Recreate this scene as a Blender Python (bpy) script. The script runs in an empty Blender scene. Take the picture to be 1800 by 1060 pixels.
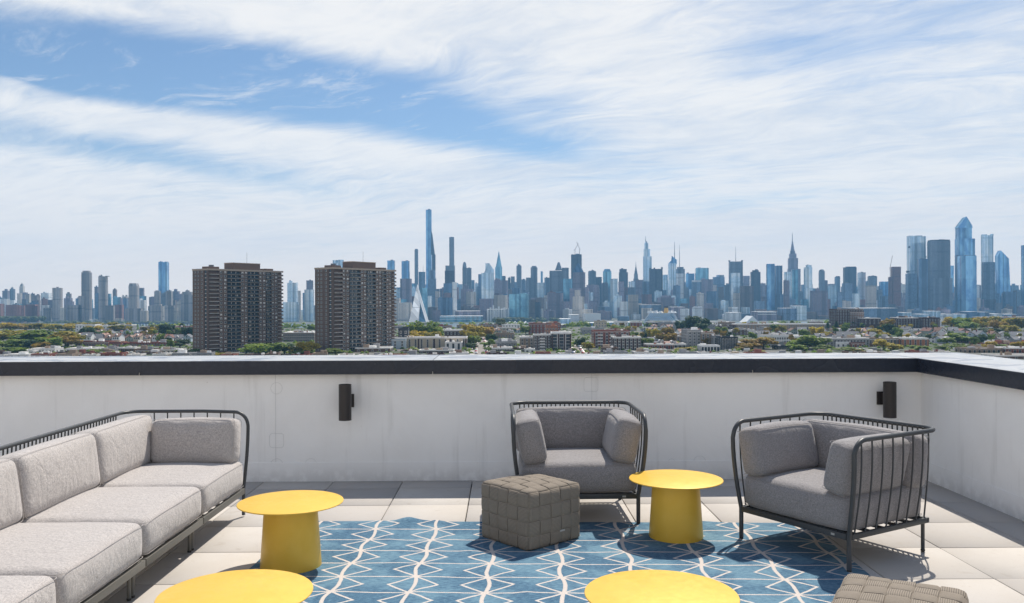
import bpy, math, random
from mathutils import Vector, Matrix, Euler, noise
R = math.radians
rnd = random.Random(7)
scene = bpy.context.scene
COL = scene.collection

# ------------------------------------------------------------------ camera
YAW, ROLL, CH, FPX = 0.0100, 0.0035, 1.576, 1500.0
cam_d = bpy.data.cameras.new('camera')
cam_d.sensor_width = 36; cam_d.lens = 30.0
cam_d.clip_start = 0.05; cam_d.clip_end = 30000
cam = bpy.data.objects.new('camera', cam_d); COL.objects.link(cam)
cam.location = (0, 0, CH)
cam.rotation_euler = (Matrix.Rotation(-YAW, 3, 'Z') @ Matrix.Rotation(math.pi/2, 3, 'X') @ Matrix.Rotation(-ROLL, 3, 'Z')).to_euler()
scene.camera = cam

# ------------------------------------------------------------------ light
SUN = Vector((0.29, 0.57, 1.0)).normalized()
SUN_EL = math.asin(SUN.z); SUN_AZ = math.atan2(SUN.x, SUN.y)
sd = bpy.data.lights.new('sun', 'SUN'); sd.energy = 5.0; sd.angle = R(0.53); sd.color = (1.0, 0.93, 0.83)
so = bpy.data.objects.new('sun', sd); COL.objects.link(so)
so.rotation_euler = SUN.to_track_quat('Z', 'Y').to_euler()
scene.view_settings.view_transform = 'Standard'
scene.view_settings.look = 'None'
scene.view_settings.gamma = 1.0
scene.view_settings.use_curve_mapping = False
scene.view_settings.exposure = 0.07
scene.cycles.max_bounces = 8
scene.cycles.volume_bounces = 1
EXPO_SKY = 0.12

class NT:
    """small helper round a node tree"""
    def __init__(s, tree): s.t = tree; s.n = tree.nodes; s.l = tree.links; s.n.clear()
    def node(s, typ, **kw):
        n = s.n.new(typ)
        for k, v in kw.items(): setattr(n, k, v)
        return n
    def put(s, sock, v):
        if v is None: return
        if isinstance(v, bpy.types.NodeSocket): s.l.new(v, sock)
        elif isinstance(v, (tuple, list)) and sock.type == 'RGBA' and len(v) == 3: sock.default_value = (*v, 1)
        else: sock.default_value = v
    def m(s, op, a, b=None, c=None, clamp=False):
        n = s.node('ShaderNodeMath', operation=op); n.use_clamp = clamp
        s.put(n.inputs[0], a); s.put(n.inputs[1], b); s.put(n.inputs[2], c)
        return n.outputs[0]
    def vm(s, op, a, b=None):
        n = s.node('ShaderNodeVectorMath', operation=op)
        s.put(n.inputs[0], a)
        if b is not None: s.put(n.inputs[3 if op == 'SCALE' else 1], b)
        return n.outputs[0]
    def xyz(s, x, y, z):
        n = s.node('ShaderNodeCombineXYZ'); s.put(n.inputs[0], x); s.put(n.inputs[1], y); s.put(n.inputs[2], z); return n.outputs[0]
    def sep(s, v):
        n = s.node('ShaderNodeSeparateXYZ'); s.l.new(v, n.inputs[0]); return n.outputs
    def noise(s, vec, scale, detail=4, rough=0.55, dist=0.0, color=False):
        n = s.node('ShaderNodeTexNoise'); s.put(n.inputs['Vector'], vec)
        n.inputs['Scale'].default_value = scale; n.inputs['Detail'].default_value = detail
        n.inputs['Roughness'].default_value = rough; n.inputs['Distortion'].default_value = dist
        return n.outputs['Color' if color else 'Fac']
    def ramp(s, v, lo, hi, a=0.0, b=1.0, smooth=True):
        n = s.node('ShaderNodeMapRange'); n.interpolation_type = 'SMOOTHSTEP' if smooth else 'LINEAR'
        s.put(n.inputs[0], v); n.inputs[1].default_value = lo; n.inputs[2].default_value = hi
        n.inputs[3].default_value = a; n.inputs[4].default_value = b
        return n.outputs[0]
    def mix(s, f, a, b, mode='MIX'):
        n = s.node('ShaderNodeMix', data_type='RGBA', blend_type=mode)
        s.put(n.inputs['Factor'], f); s.put(n.inputs[6], a); s.put(n.inputs[7], b)
        return n.outputs[2]
    def bump(s, h, strength=0.3, dist=0.01, normal=None):
        n = s.node('ShaderNodeBump'); n.inputs['Strength'].default_value = strength
        n.inputs['Distance'].default_value = dist; s.put(n.inputs['Height'], h); s.put(n.inputs['Normal'], normal)
        return n.outputs[0]
    def tc(s, w='Object'): return s.node('ShaderNodeTexCoord').outputs[w]
    def rand(s): return s.node('ShaderNodeObjectInfo').outputs['Random']
    def bsdf(s, **kw):
        b = s.node('ShaderNodeBsdfPrincipled'); o = s.node('ShaderNodeOutputMaterial')
        for k, v in kw.items(): s.put(b.inputs[k.replace('_', ' ')], v)
        s.l.new(b.outputs[0], o.inputs[0]); return b

# ------------------------------------------------------------------ sky (a real sky texture with high thin cloud laid over it)
W = bpy.data.worlds.new('World'); scene.world = W; W.use_nodes = True
T = NT(W.node_tree)
sky = T.node('ShaderNodeTexSky'); sky.sky_type = 'NISHITA'; sky.sun_disc = False
sky.sun_elevation = SUN_EL; sky.sun_rotation = SUN_AZ
sky.altitude = 30; sky.air_density = 1.0; sky.dust_density = 0.6; sky.ozone_density = 1.5
d = T.vm('NORMALIZE', T.tc('Generated'))
dx, dy, dz = T.sep(d)
az = T.m('ARCTAN2', dx, dy)
el = T.m('ARCSINE', dz)
elp = T.m('MAXIMUM', el, 0.0)
den = T.m('ADD', T.m('MAXIMUM', dz, 0.0), 0.14)
px_ = T.m('DIVIDE', dx, den); py_ = T.m('DIVIDE', dy, den)
# rotate so that the streaks run the way the cirrus does
def rot(a, x, y):
    return (T.m('ADD', T.m('MULTIPLY', x, math.cos(a)), T.m('MULTIPLY', y, math.sin(a))),
            T.m('SUBTRACT', T.m('MULTIPLY', y, math.cos(a)), T.m('MULTIPLY', x, math.sin(a))))
u1, v1 = rot(-0.5, px_, py_)
warp = T.noise(T.xyz(u1, v1, 0.0), 0.7, 3, 0.5)
streak = T.noise(T.xyz(T.m('MULTIPLY', u1, 0.55), T.m('ADD', T.m('MULTIPLY', v1, 1.7), T.m('MULTIPLY', warp, 1.6)), 3.1), 1.5, 9, 0.62, 0.35)
fine = T.noise(T.xyz(T.m('MULTIPLY', u1, 1.2), T.m('ADD', T.m('MULTIPLY', v1, 3.2), T.m('MULTIPLY', warp, 3.0)), 7.7), 3.2, 8, 0.68, 0.5)
n2 = T.noise(T.xyz(T.m('MULTIPLY', az, 2.2), T.m('MULTIPLY', el, 9.0), 1.3), 2.0, 6, 0.6, 0.3)
big = T.noise(T.xyz(px_, py_, 9.0), 0.45, 2, 0.5)
def blob(px, py, sx, sy, ang):
    """elliptical opening in the cloud deck, centre and size in degrees-like units"""
    ca, ce = math.atan((px-900)/FPX)+YAW, math.atan((530-py)/FPX)
    a, b = rot(ang, T.m('SUBTRACT', az, ca), T.m('SUBTRACT', el, ce))
    a = T.m('DIVIDE', a, sx/FPX); b = T.m('DIVIDE', b, sy/FPX)
    r2 = T.m('ADD', T.m('MULTIPLY', a, a), T.m('MULTIPLY', b, b))
    return T.m('EXPONENT', T.m('MULTIPLY', r2, -1.0))
openings = [(250, 142, 520, 74, -0.05, 1.9), (60, 168, 300, 46, 0.0, 1.7), (520, 178, 240, 40, -0.05, 1.0), (740, 208, 330, 46, -0.25, 1.5), (940, 255, 120, 18, -0.12, 0.9), (110, 282, 340, 26, -0.08, 1.3), (1800, 40, 330, 70, 0.1, 0.8), (40, 20, 240, 22, 0.0, 0.4),
            (1380, 100, 330, 80, -0.2, 0.75), (1000, 210, 260, 35, -0.5, 0.3), (1350, 350, 380, 22, 0.0, 0.25), (450, 318, 260, 16, -0.16, 0.45)]
clouds = [(60, 46, 190, 20, -0.1, 1.0), (520, 45, 330, 40, -0.15, 0.9), (30, 195, 40, 9, -0.2, 0.9), (330, 240, 420, 22, -0.10, 1.2), (1150, 120, 330, 60, -0.45, 0.5), (625, 205, 22, 20, -0.8, 0.45), (690, 175, 12, 22, -0.3, 0.3), (1200, 250, 560, 70, 0.05, 0.4)]
low = T.ramp(el, 0.0, 0.16, 1.0, 0.0)
cover = T.m('ADD', T.m('MULTIPLY', T.m('SUBTRACT', streak, 0.5), 2.6), T.m('MULTIPLY', T.m('SUBTRACT', fine, 0.5), 2.0))
cover = T.m('ADD', cover, T.m('MULTIPLY', T.m('SUBTRACT', big, 0.5), 1.0))
cover = T.m('ADD', cover, 0.80)
# the deck thins out overhead, which is where the deep blue shade on the terrace comes from
behind = T.ramp(el, 0.36, 0.80, 0.0, 2.3)
cover = T.m('SUBTRACT', cover, T.m('MULTIPLY', behind, 0.75))
for o in openings: cover = T.m('SUBTRACT', cover, T.m('MULTIPLY', blob(*o[:5]), o[5]))
for o in clouds: cover = T.m('ADD', cover, T.m('MULTIPLY', blob(*o[:5]), o[5]))
cover = T.m('ADD', cover, T.m('MULTIPLY', low, 0.75))
alpha = T.ramp(cover, -1.2, 1.25, 0.0, 0.97)
alpha = T.m('MAXIMUM', alpha, T.m('MULTIPLY', T.ramp(fine, 0.50, 0.72), 0.45))
shade = T.ramp(T.m('ADD', T.m('MULTIPLY', n2, 0.6), T.m('MULTIPLY', fine, 0.4)), 0.35, 0.62, 0.0, 1.0)
ccol = T.mix(shade, (6.1, 6.4, 6.9), (7.7, 7.6, 7.5))
ccol = T.mix(T.m('MULTIPLY', low, 0.8), ccol, (9.4, 7.9, 6.6))
skyblue = T.mix(1.0, sky.outputs[0], (0.70, 0.78, 0.86), 'MULTIPLY')
final = T.mix(alpha, skyblue, ccol)
bg = T.node('ShaderNodeBackground'); T.put(bg.inputs[0], final); bg.inputs[1].default_value = EXPO_SKY
wo = T.node('ShaderNodeOutputWorld'); T.l.new(bg.outputs[0], wo.inputs[0])

# ------------------------------------------------------------------ geometry helpers
class MB:
    def __init__(s): s.v = []; s.f = []
    def add(s, vs, fs):
        o = len(s.v); s.v += [tuple(p) for p in vs]; s.f += [tuple(i+o for i in f) for f in fs]; return s
    def box(s, x0, x1, y0, y1, z0, z1):
        return s.add([(x0,y0,z0),(x1,y0,z0),(x1,y1,z0),(x0,y1,z0),(x0,y0,z1),(x1,y0,z1),(x1,y1,z1),(x0,y1,z1)],
                     [(3,2,1,0),(4,5,6,7),(0,1,5,4),(1,2,6,5),(2,3,7,6),(3,0,4,7)])
    def frustum(s, a, b):
        """a, b: (x0,x1,y0,y1,z)"""
        return s.add([(a[0],a[2],a[4]),(a[1],a[2],a[4]),(a[1],a[3],a[4]),(a[0],a[3],a[4]),
                      (b[0],b[2],b[4]),(b[1],b[2],b[4]),(b[1],b[3],b[4]),(b[0],b[3],b[4])],
                     [(3,2,1,0),(4,5,6,7),(0,1,5,4),(1,2,6,5),(2,3,7,6),(3,0,4,7)])
    def prism(s, poly, y0, y1):
        """polygon in x,z (counter-clockwise seen from -y) pushed from y0 to y1"""
        n = len(poly)
        vs = [(x,y0,z) for x,z in poly] + [(x,y1,z) for x,z in poly]
        return s.add(vs, [tuple(range(n)), tuple(range(2*n-1, n-1, -1))] + [((i+1)%n, i, i+n, (i+1)%n+n) for i in range(n)])
    def lathe(s, prof, seg=48, c=(0,0,0), cap=True):
        o = len(s.v); n = len(prof)
        for r, z in prof:
            for k in range(seg):
                a = 2*math.pi*k/seg; s.v.append((c[0]+r*math.cos(a), c[1]+r*math.sin(a), c[2]+z))
        for i in range(n-1):
            for k in range(seg):
                s.f.append((o+i*seg+k, o+i*seg+(k+1)%seg, o+(i+1)*seg+(k+1)%seg, o+(i+1)*seg+k))
        if cap:
            s.f.append(tuple(o+k for k in range(seg-1, -1, -1))); s.f.append(tuple(o+(n-1)*seg+k for k in range(seg)))
        return s
    def tube(s, pts, r, seg=10, r2=None, closed=False):
        pts = [Vector(p) for p in pts]; n = len(pts); o = len(s.v)
        up = None
        for i, p in enumerate(pts):
            if closed: t = (pts[(i+1)%n]-pts[i-1])
            else: t = pts[min(i+1,n-1)]-pts[max(i-1,0)]
            t.normalize()
            if up is None:
                up = Vector((0,0,1)) if abs(t.z) < 0.9 else Vector((0,1,0))
            a = t.cross(up).normalized(); b = a.cross(t).normalized(); up = b
            rr = r[i] if isinstance(r, (list,tuple)) else r
            for k in range(seg):
                w = 2*math.pi*k/seg
                s.v.append(tuple(p + a*math.cos(w)*rr + b*math.sin(w)*(r2 if r2 else rr)))
        m = n if closed else n-1
        for i in range(m):
            j = (i+1) % n
            for k in range(seg):
                s.f.append((o+i*seg+k, o+i*seg+(k+1)%seg, o+j*seg+(k+1)%seg, o+j*seg+k))
        if not closed:
            s.f.append(tuple(o+k for k in range(seg))); s.f.append(tuple(o+(n-1)*seg+k for k in range(seg-1,-1,-1)))
        return s
    def mesh(s, name, mat, smooth=False, angle=None):
        me = bpy.data.meshes.new(name); me.from_pydata(s.v, [], s.f); me.update()
        if mat: me.materials.append(mat)
        if smooth:
            me.shade_smooth()
            if angle: me.set_sharp_from_angle(angle=R(angle))
        return me
    def build(s, name, mat, parent=None, smooth=False, angle=None, kind=None):
        return link(name, s.mesh(name, mat, smooth, angle), parent, kind)
def link(name, me, parent=None, kind=None, loc=None, rot=None):
    o = bpy.data.objects.new(name, me); COL.objects.link(o)
    if parent: o.parent = parent
    if kind: o['kind'] = kind
    if loc is not None: o.location = loc
    if rot is not None: o.rotation_euler = rot
    return o
THINGS = []
def thing(name, label, cat, loc=(0,0,0), rz=0.0, group=None, mesh=None):
    o = bpy.data.objects.new(name, mesh); COL.objects.link(o)
    o.location = loc; o.rotation_euler = (0,0,rz); o['label'] = label; o['category'] = cat
    if group: o['group'] = group
    THINGS.append(o); return o
def copy_tree(o, parent=None):
    c = o.copy(); COL.objects.link(c); c.parent = parent
    for ch in list(o.children): copy_tree(ch, c)
    if parent is None: THINGS.append(c)
    return c
def bev(me, w, seg=2):
    import bmesh
    bm = bmesh.new(); bm.from_mesh(me)
    bmesh.ops.bevel(bm, geom=list(bm.edges), offset=w, segments=seg, profile=0.6, affect='EDGES')
    bm.to_mesh(me); bm.free(); me.shade_smooth(); me.set_sharp_from_angle(angle=R(50)); return me
def WP(px, z, zw=0.0):
    """camera-frame pixel column and depth -> place on the ground plan"""
    cx = (px-900)/FPX*z
    return Vector((cx*math.cos(YAW)+z*math.sin(YAW), z*math.cos(YAW)-cx*math.sin(YAW), zw))
def HP(px, py, z):
    return CH - (py - (530-(px-900)*ROLL))*z/FPX

# ------------------------------------------------------------------ terrace materials
def M(name): 
    m = bpy.data.materials.new(name); m.use_nodes = True; return m, NT(m.node_tree)
def m_paver():
    m, t = M('concrete_paver'); o = t.tc('Object'); r = t.rand()
    off = t.vm('ADD', o, t.xyz(t.m('MULTIPLY', r, 37.0), t.m('MULTIPLY', r, 91.0), 0.0))
    a = t.noise(off, 2.2, 5, 0.6); b = t.noise(off, 60, 3, 0.7); c = t.noise(off, 9, 4, 0.6, 0.6)
    col = t.mix(r, (0.42, 0.395, 0.37), (0.58, 0.545, 0.50))
    col = t.mix(t.ramp(a, 0.35, 0.65, 0, 0.35), col, (0.45, 0.41, 0.365))
    col = t.mix(t.ramp(b, 0.58, 0.74, 0, 0.30), col, (0.36, 0.34, 0.32))
    col = t.mix(t.ramp(c, 0.58, 0.72, 0, 0.4), col, (0.40, 0.35, 0.30))
    t.bsdf(Base_Color=col, Roughness=0.85, Normal=t.bump(t.m('ADD', b, t.m('MULTIPLY', c, 0.5)), 0.25, 0.003))
    return m
def m_wall():
    m, t = M('white_membrane_wall'); o = t.node('ShaderNodeNewGeometry').outputs['Position']
    x, y, z = t.sep(o)
    a = t.noise(o, 1.1, 5, 0.6, 0.4); b = t.noise(t.xyz(t.m('MULTIPLY', x, 9.0), t.m('MULTIPLY', y, 9.0), t.m('MULTIPLY', z, 0.7)), 1.0, 5, 0.6)
    c = t.noise(o, 14, 3, 0.5)
    col = t.mix(t.ramp(a, 0.38, 0.66, 0, 0.55), (0.91, 0.905, 0.89), (0.82, 0.81, 0.79))
    col = t.mix(t.ramp(b, 0.54, 0.78, 0, 0.4), col, (0.58, 0.57, 0.55))
    spots = t.noise(o, 7, 2, 0.9)
    col = t.mix(t.ramp(spots, 0.76, 0.80, 0, 0.6), col, (0.30, 0.27, 0.24))
    low = t.ramp(z, 0.0, 0.16, 0.35, 0.0)
    col = t.mix(t.m('MULTIPLY', low, t.ramp(c, 0.3, 0.6)), col, (0.50, 0.48, 0.46))
    # ghost circles and old seams left in the sheet (a line with a hole's ring every so often)
    wv = t.noise(o, 2.3, 4, 0.55, 1.2)
    t.bsdf(Base_Color=col, Roughness=0.62, Normal=t.bump(t.m('ADD', t.m('MULTIPLY', wv, 1.0), t.m('MULTIPLY', c, 0.08)), 0.45, 0.02))
    return m
def m_metal(name, col, rough=0.45, noise_amt=0.0, metallic=0.0):
    m, t = M(name)
    if noise_amt:
        n = t.noise(t.tc('Object'), 3.0, 4, 0.6)
        c = t.mix(t.ramp(n, 0.3, 0.7), tuple(v*(1-noise_amt) for v in col), tuple(min(1,v*(1+noise_amt)) for v in col))
        t.bsdf(Base_Color=c, Roughness=t.ramp(n, 0.3, 0.7, rough*0.8, rough*1.2), Metallic=metallic)
    else: t.bsdf(Base_Color=col, Roughness=rough, Metallic=metallic)
    return m
def m_coping():
    m, t = M('coping_metal'); o = t.node('ShaderNodeNewGeometry').outputs['Position']
    n = t.noise(o, 1.6, 3, 0.55, 0.8); f = t.noise(o, 30, 3, 0.6)
    patch = t.ramp(n, 0.54, 0.60, 0, 1)
    nz = t.m('ABSOLUTE', t.sep(t.node('ShaderNodeNewGeometry').outputs['Normal'])[2])
    col = t.mix(t.ramp(f, 0.3, 0.7), (0.020, 0.028, 0.044), (0.027, 0.036, 0.054))
    t.bsdf(Base_Color=col, Roughness=t.mix(patch, (0.22,)*3, (0.34,)*3), Metallic=0.0, Specular_IOR_Level=0.35,
           Normal=t.bump(t.m('ADD', n, t.m('MULTIPLY', f, 0.02)), 0.015, 0.01))
    return m
def m_sky_sheen():
    m, t = M('coping_top_sky_sheen'); o = t.node('ShaderNodeNewGeometry').outputs['Position']
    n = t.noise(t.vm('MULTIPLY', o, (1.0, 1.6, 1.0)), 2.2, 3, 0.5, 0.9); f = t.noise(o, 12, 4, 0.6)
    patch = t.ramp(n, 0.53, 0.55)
    col = t.mix(t.ramp(f, 0.3, 0.7), (0.42, 0.42, 0.41), (0.50, 0.495, 0.48)); col = t.mix(t.m('MULTIPLY', patch, 0.8), col, (0.15, 0.18, 0.24))  # pale base colour stands in for sky reflected on the dark metal
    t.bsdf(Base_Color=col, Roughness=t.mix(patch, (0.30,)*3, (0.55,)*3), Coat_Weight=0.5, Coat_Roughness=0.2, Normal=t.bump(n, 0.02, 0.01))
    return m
def m_fabric(name='heather_fabric', k=1.0):
    m, t = M(name); o = t.tc('Object'); x, y, z = t.sep(o)
    w1 = t.noise(t.xyz(t.m('MULTIPLY', x, 80.0), t.m('MULTIPLY', y, 80.0), t.m('MULTIPLY', z, 560.0)), 1.0, 3, 0.6)
    w2 = t.noise(t.xyz(t.m('MULTIPLY', x, 560.0), t.m('MULTIPLY', y, 80.0), t.m('MULTIPLY', z, 150.0)), 1.0, 3, 0.6)
    w3 = t.noise(t.xyz(t.m('MULTIPLY', x, 150.0), t.m('MULTIPLY', y, 560.0), t.m('MULTIPLY', z, 80.0)), 1.0, 3, 0.6)
    w = t.m('DIVIDE', t.m('ADD', t.m('ADD', w1, w2), w3), 3.0)
    g = t.noise(o, 900, 2, 0.5); l = t.noise(o, 4, 3, 0.5)
    col = t.mix(t.ramp(t.m('ADD', t.m('MULTIPLY', w, 0.8), t.m('MULTIPLY', g, 0.2)), 0.40, 0.60), (0.29, 0.275, 0.27), (0.60, 0.565, 0.54))
    col = t.mix(t.ramp(l, 0.35, 0.65, 0, 0.25), col, (0.40, 0.375, 0.36))
    col = t.mix(1.0, col, (k*(1.02 if k > 0.8 else 1.0), k, k*(0.985 if k > 0.8 else 1.04)), 'MULTIPLY')
    t.bsdf(Base_Color=col, Roughness=0.95, Sheen_Weight=0.25, Sheen_Roughness=0.5,
           Normal=t.bump(t.noise(t.vm('MULTIPLY', o, (5.0, 9.0, 6.0)), 1.0, 4, 0.55, 1.6), 0.35, 0.03, t.bump(w, 0.4, 0.003)))
    return m
def m_strap():
    m, t = M('woven_cord'); o = t.tc('UV'); x, y, z = t.sep(o)
    r = t.rand(); ob = t.tc('Object')
    rib = t.m('ABSOLUTE', t.m('SINE', t.m('MULTIPLY', x, 3.14159*11)))
    n = t.noise(ob, 260, 3, 0.6); l = t.noise(ob, 14, 3, 0.6)
    col = t.mix(rib, (0.08, 0.068, 0.056), (0.33, 0.28, 0.225))
    col = t.mix(t.ramp(n, 0.3, 0.7, 0, 0.5), col, (0.18, 0.152, 0.12))
    col = t.mix(t.ramp(l, 0.3, 0.7, 0, 0.3), col, (0.28, 0.24, 0.19))
    t.bsdf(Base_Color=col, Roughness=0.95, Normal=t.bump(t.m('ADD', rib, n), 0.6, 0.002))
    return m
def m_yellow():
    m, t = M('yellow_powder_coat'); o = t.tc('Object')
    n = t.noise(o, 5, 4, 0.6, 0.3); f = t.noise(o, 700, 2, 0.5); s = t.noise(o, 26, 5, 0.65, 0.8)
    col = t.mix(t.ramp(n, 0.35, 0.65), (0.79, 0.48, 0.055), (0.82, 0.51, 0.07))
    col = t.mix(t.ramp(s, 0.60, 0.78, 0, 0.16), col, (0.82, 0.60, 0.22))
    t.bsdf(Base_Color=col, Roughness=t.ramp(s, 0.3, 0.7, 0.34, 0.46), Metallic=0.12, Normal=t.bump(f, 0.08, 0.0006))
    return m
def m_rug():
    m, t = M('blue_woven_rug'); o = t.tc('Object'); x, y, z = t.sep(o)
    # gentle wander so that the knotted lines are not ruler straight
    wa = t.m('MULTIPLY', t.m('SUBTRACT', t.noise(o, 2.6, 3, 0.5), 0.5), 0.045)
    wb = t.m('MULTIPLY', t.m('SUBTRACT', t.noise(t.vm('ADD', o, (5, 3, 0)), 2.9, 3, 0.5), 0.5), 0.045)
    ja = t.m('MULTIPLY', t.m('SUBTRACT', t.noise(o, 150, 2, 0.5), 0.5), 0.009); jb = t.m('MULTIPLY', t.m('SUBTRACT', t.noise(t.vm('ADD', o, (9, 2, 0)), 150, 2, 0.5), 0.5), 0.009)
    X = t.m('ADD', t.m('ADD', x, wa), ja); Y = t.m('ADD', t.m('ADD', y, wb), jb)
    PX, PY = 0.419, 0.2545
    cv = t.m('DIVIDE', Y, PY); fy = t.m('SUBTRACT', cv, t.m('FLOOR', cv)); iy = t.m('FLOOR', cv)
    cu = t.m('DIVIDE', X, PX); fu = t.m('SUBTRACT', t.m('SUBTRACT', cu, t.m('FLOOR', cu)), 0.5)
    ud = t.m('MULTIPLY', fu, PX)                       # metres from the band's axis
    par = t.m('SUBTRACT', t.m('MULTIPLY', t.m('FLOORED_MODULO', iy, 2.0), 2.0), 1.0)
    bow = t.m('MULTIPLY', t.m('MULTIPLY', t.m('SINE', t.m('MULTIPLY', fy, math.pi)), par), 0.013)
    band = t.m('ABSOLUTE', t.m('SUBTRACT', ud, bow))
    b_m = t.ramp(band, 0.0095, 0.0125, 1, 0)
    groove = t.ramp(t.m('ABSOLUTE', t.m('SUBTRACT', band, 0.0055)), 0.0, 0.003, 0.35, 0.0)
    tri = t.m('SUBTRACT', 1.0, t.m('ABSOLUTE', t.m('SUBTRACT', t.m('MULTIPLY', fy, 2.0), 1.0)))
    dia = t.m('ABSOLUTE', t.m('SUBTRACT', t.m('ABSOLUTE', ud), t.m('MULTIPLY', tri, 0.142)))
    d_m = t.ramp(dia, 0.0085, 0.012, 1, 0)
    ly = t.m('MULTIPLY', t.m('SUBTRACT', 0.5, t.m('ABSOLUTE', t.m('SUBTRACT', fy, 0.5))), PY)
    l_m = t.ramp(ly, 0.0045, 0.0075, 1, 0)
    pat = t.m('MAXIMUM', t.m('MAXIMUM', b_m, d_m), l_m)
    wx = t.m('SINE', t.m('MULTIPLY', x, 520.0)); wy = t.m('SINE', t.m('MULTIPLY', y, 420.0))
    weave = t.m('MULTIPLY', wx, wy)
    fleck = t.noise(t.xyz(t.m('MULTIPLY', x, 30.0), t.m('MULTIPLY', y, 220.0), 0.0), 1.0, 4, 0.7)
    wear = t.noise(o, 3.2, 5, 0.6, 0.5)
    blue = t.mix(t.ramp(fleck, 0.40, 0.60), (0.022, 0.080, 0.155), (0.115, 0.235, 0.32))
    blue = t.mix(t.ramp(wear, 0.40, 0.62, 0, 0.5), blue, (0.22, 0.38, 0.46))
    blue = t.mix(t.ramp(t.noise(t.vm('MULTIPLY', o, (1.0, 3.5, 1.0)), 24, 4, 0.7), 0.42, 0.66, 0, 0.5), blue, (0.018, 0.07, 0.14))
    blue = t.mix(t.ramp(weave, -0.2, 0.9, 0, 0.22), blue, (0.03, 0.09, 0.18))
    cream = t.mix(t.ramp(weave, -0.4, 0.8), (0.66, 0.59, 0.53), (0.47, 0.42, 0.39))
    cream = t.mix(groove, cream, (0.42, 0.38, 0.35))
    t.bsdf(Base_Color=t.mix(pat, blue, cream), Roughness=0.95,
           Normal=t.bump(t.m('ADD', t.m('MULTIPLY', weave, 0.4), t.m('MULTIPLY', pat, 0.8)), 0.6, 0.002))
    return m
MAT = dict(paver=m_paver(), wall=m_wall(), coping=m_coping(), top=m_sky_sheen(), fabric=m_fabric('heather_fabric_grey', 0.58), fabric_light=m_fabric('heather_fabric_light', 0.95), strap=m_strap(), yellow=m_yellow(), rug=m_rug(),
           frame=m_metal('charcoal_powder_coat', (0.045, 0.05, 0.055), 0.42), sofaframe=m_metal('taupe_powder_coat', (0.13, 0.125, 0.11), 0.45),
           lamp=m_metal('bronze_lamp_housing', (0.030, 0.026, 0.026), 0.4), seam=m_metal('membrane_seam', (0.66,0.66,0.65), 0.7),
           seamdark=m_metal('dark_joint', (0.06,0.06,0.065), 0.7), roofdark=m_metal('roof_membrane', (0.06,0.06,0.06), 0.9),
           white=m_metal('white_paint', (0.7,0.7,0.68), 0.5), tag=m_metal('care_tag', (0.35,0.33,0.3), 0.8),
           lens=m_metal('frosted_lens', (0.5,0.5,0.48), 0.3), tagw=m_metal('woven_tag', (0.42,0.41,0.38), 0.8), glider=m_metal('rubber_glider', (0.02,0.02,0.02), 0.7))

# ------------------------------------------------------------------ terrace: floor, parapet
WY, WX = 7.53, 3.70
ground_z = -33.4
TS = 0.61
floor_o = MB().box(-6.2, WX+0.6, -3.5, WY+0.6, -0.25, -0.035).build('terrace_floor', MAT['roofdark'], kind='structure')
paver_meshes = {}
def paver(w, l):
    k = (round(w,3), round(l,3))
    if k not in paver_meshes:
        paver_meshes[k] = bev(MB().box(-w/2, w/2, -l/2, l/2, -0.03, 0.0).mesh('paver', MAT['paver']), 0.003, 1)
    return paver_meshes[k]
X0, Y0, G = -0.28, 7.236, 0.0075
xs = [X0+TS*k for k in range(-9, 7)]
xs = [x for x in xs if x < WX-0.05] + [WX]
ys = [WY] + [Y0 - TS*k for k in range(0, 15)]
for i in range(len(xs)-1):
    for j in range(len(ys)-1):
        w = xs[i+1]-xs[i]-G; l = ys[j]-ys[j+1]-G
        o = link('paver', paver(w, l), floor_o)
        o.location = ((xs[i]+xs[i+1])/2, (ys[j]+ys[j+1])/2, rnd.uniform(-0.0015, 0.001))
        o.rotation_euler = (rnd.uniform(-0.001,0.001), rnd.uniform(-0.001,0.001), rnd.uniform(-0.0008,0.0008))
building = MB()
building.box(-6.2, WX+0.62, -12.0, WY+0.62, ground_z, -0.26)
bo = building.build('terrace_building', m_metal('pale_render', (0.5,0.49,0.46), 0.8, 0.08))
bo['label'] = 'the pale building whose roof carries the terrace, below the parapet'; bo['category'] = 'building'

WH = 0.965     # fascia underside
par = thing('parapet_wall', 'white parapet wall with dark metal coping round the roof terrace', 'parapet', (0,0,0))
MB().box(-6.2, WX, WY, WY+0.60, -0.25, 1.045).build('back_wall_panel', MAT['wall'], par)
MB().box(WX, WX+0.60, -3.5, WY+0.60, -0.25, 1.045).build('side_wall_panel', MAT['wall'], par)
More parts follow.
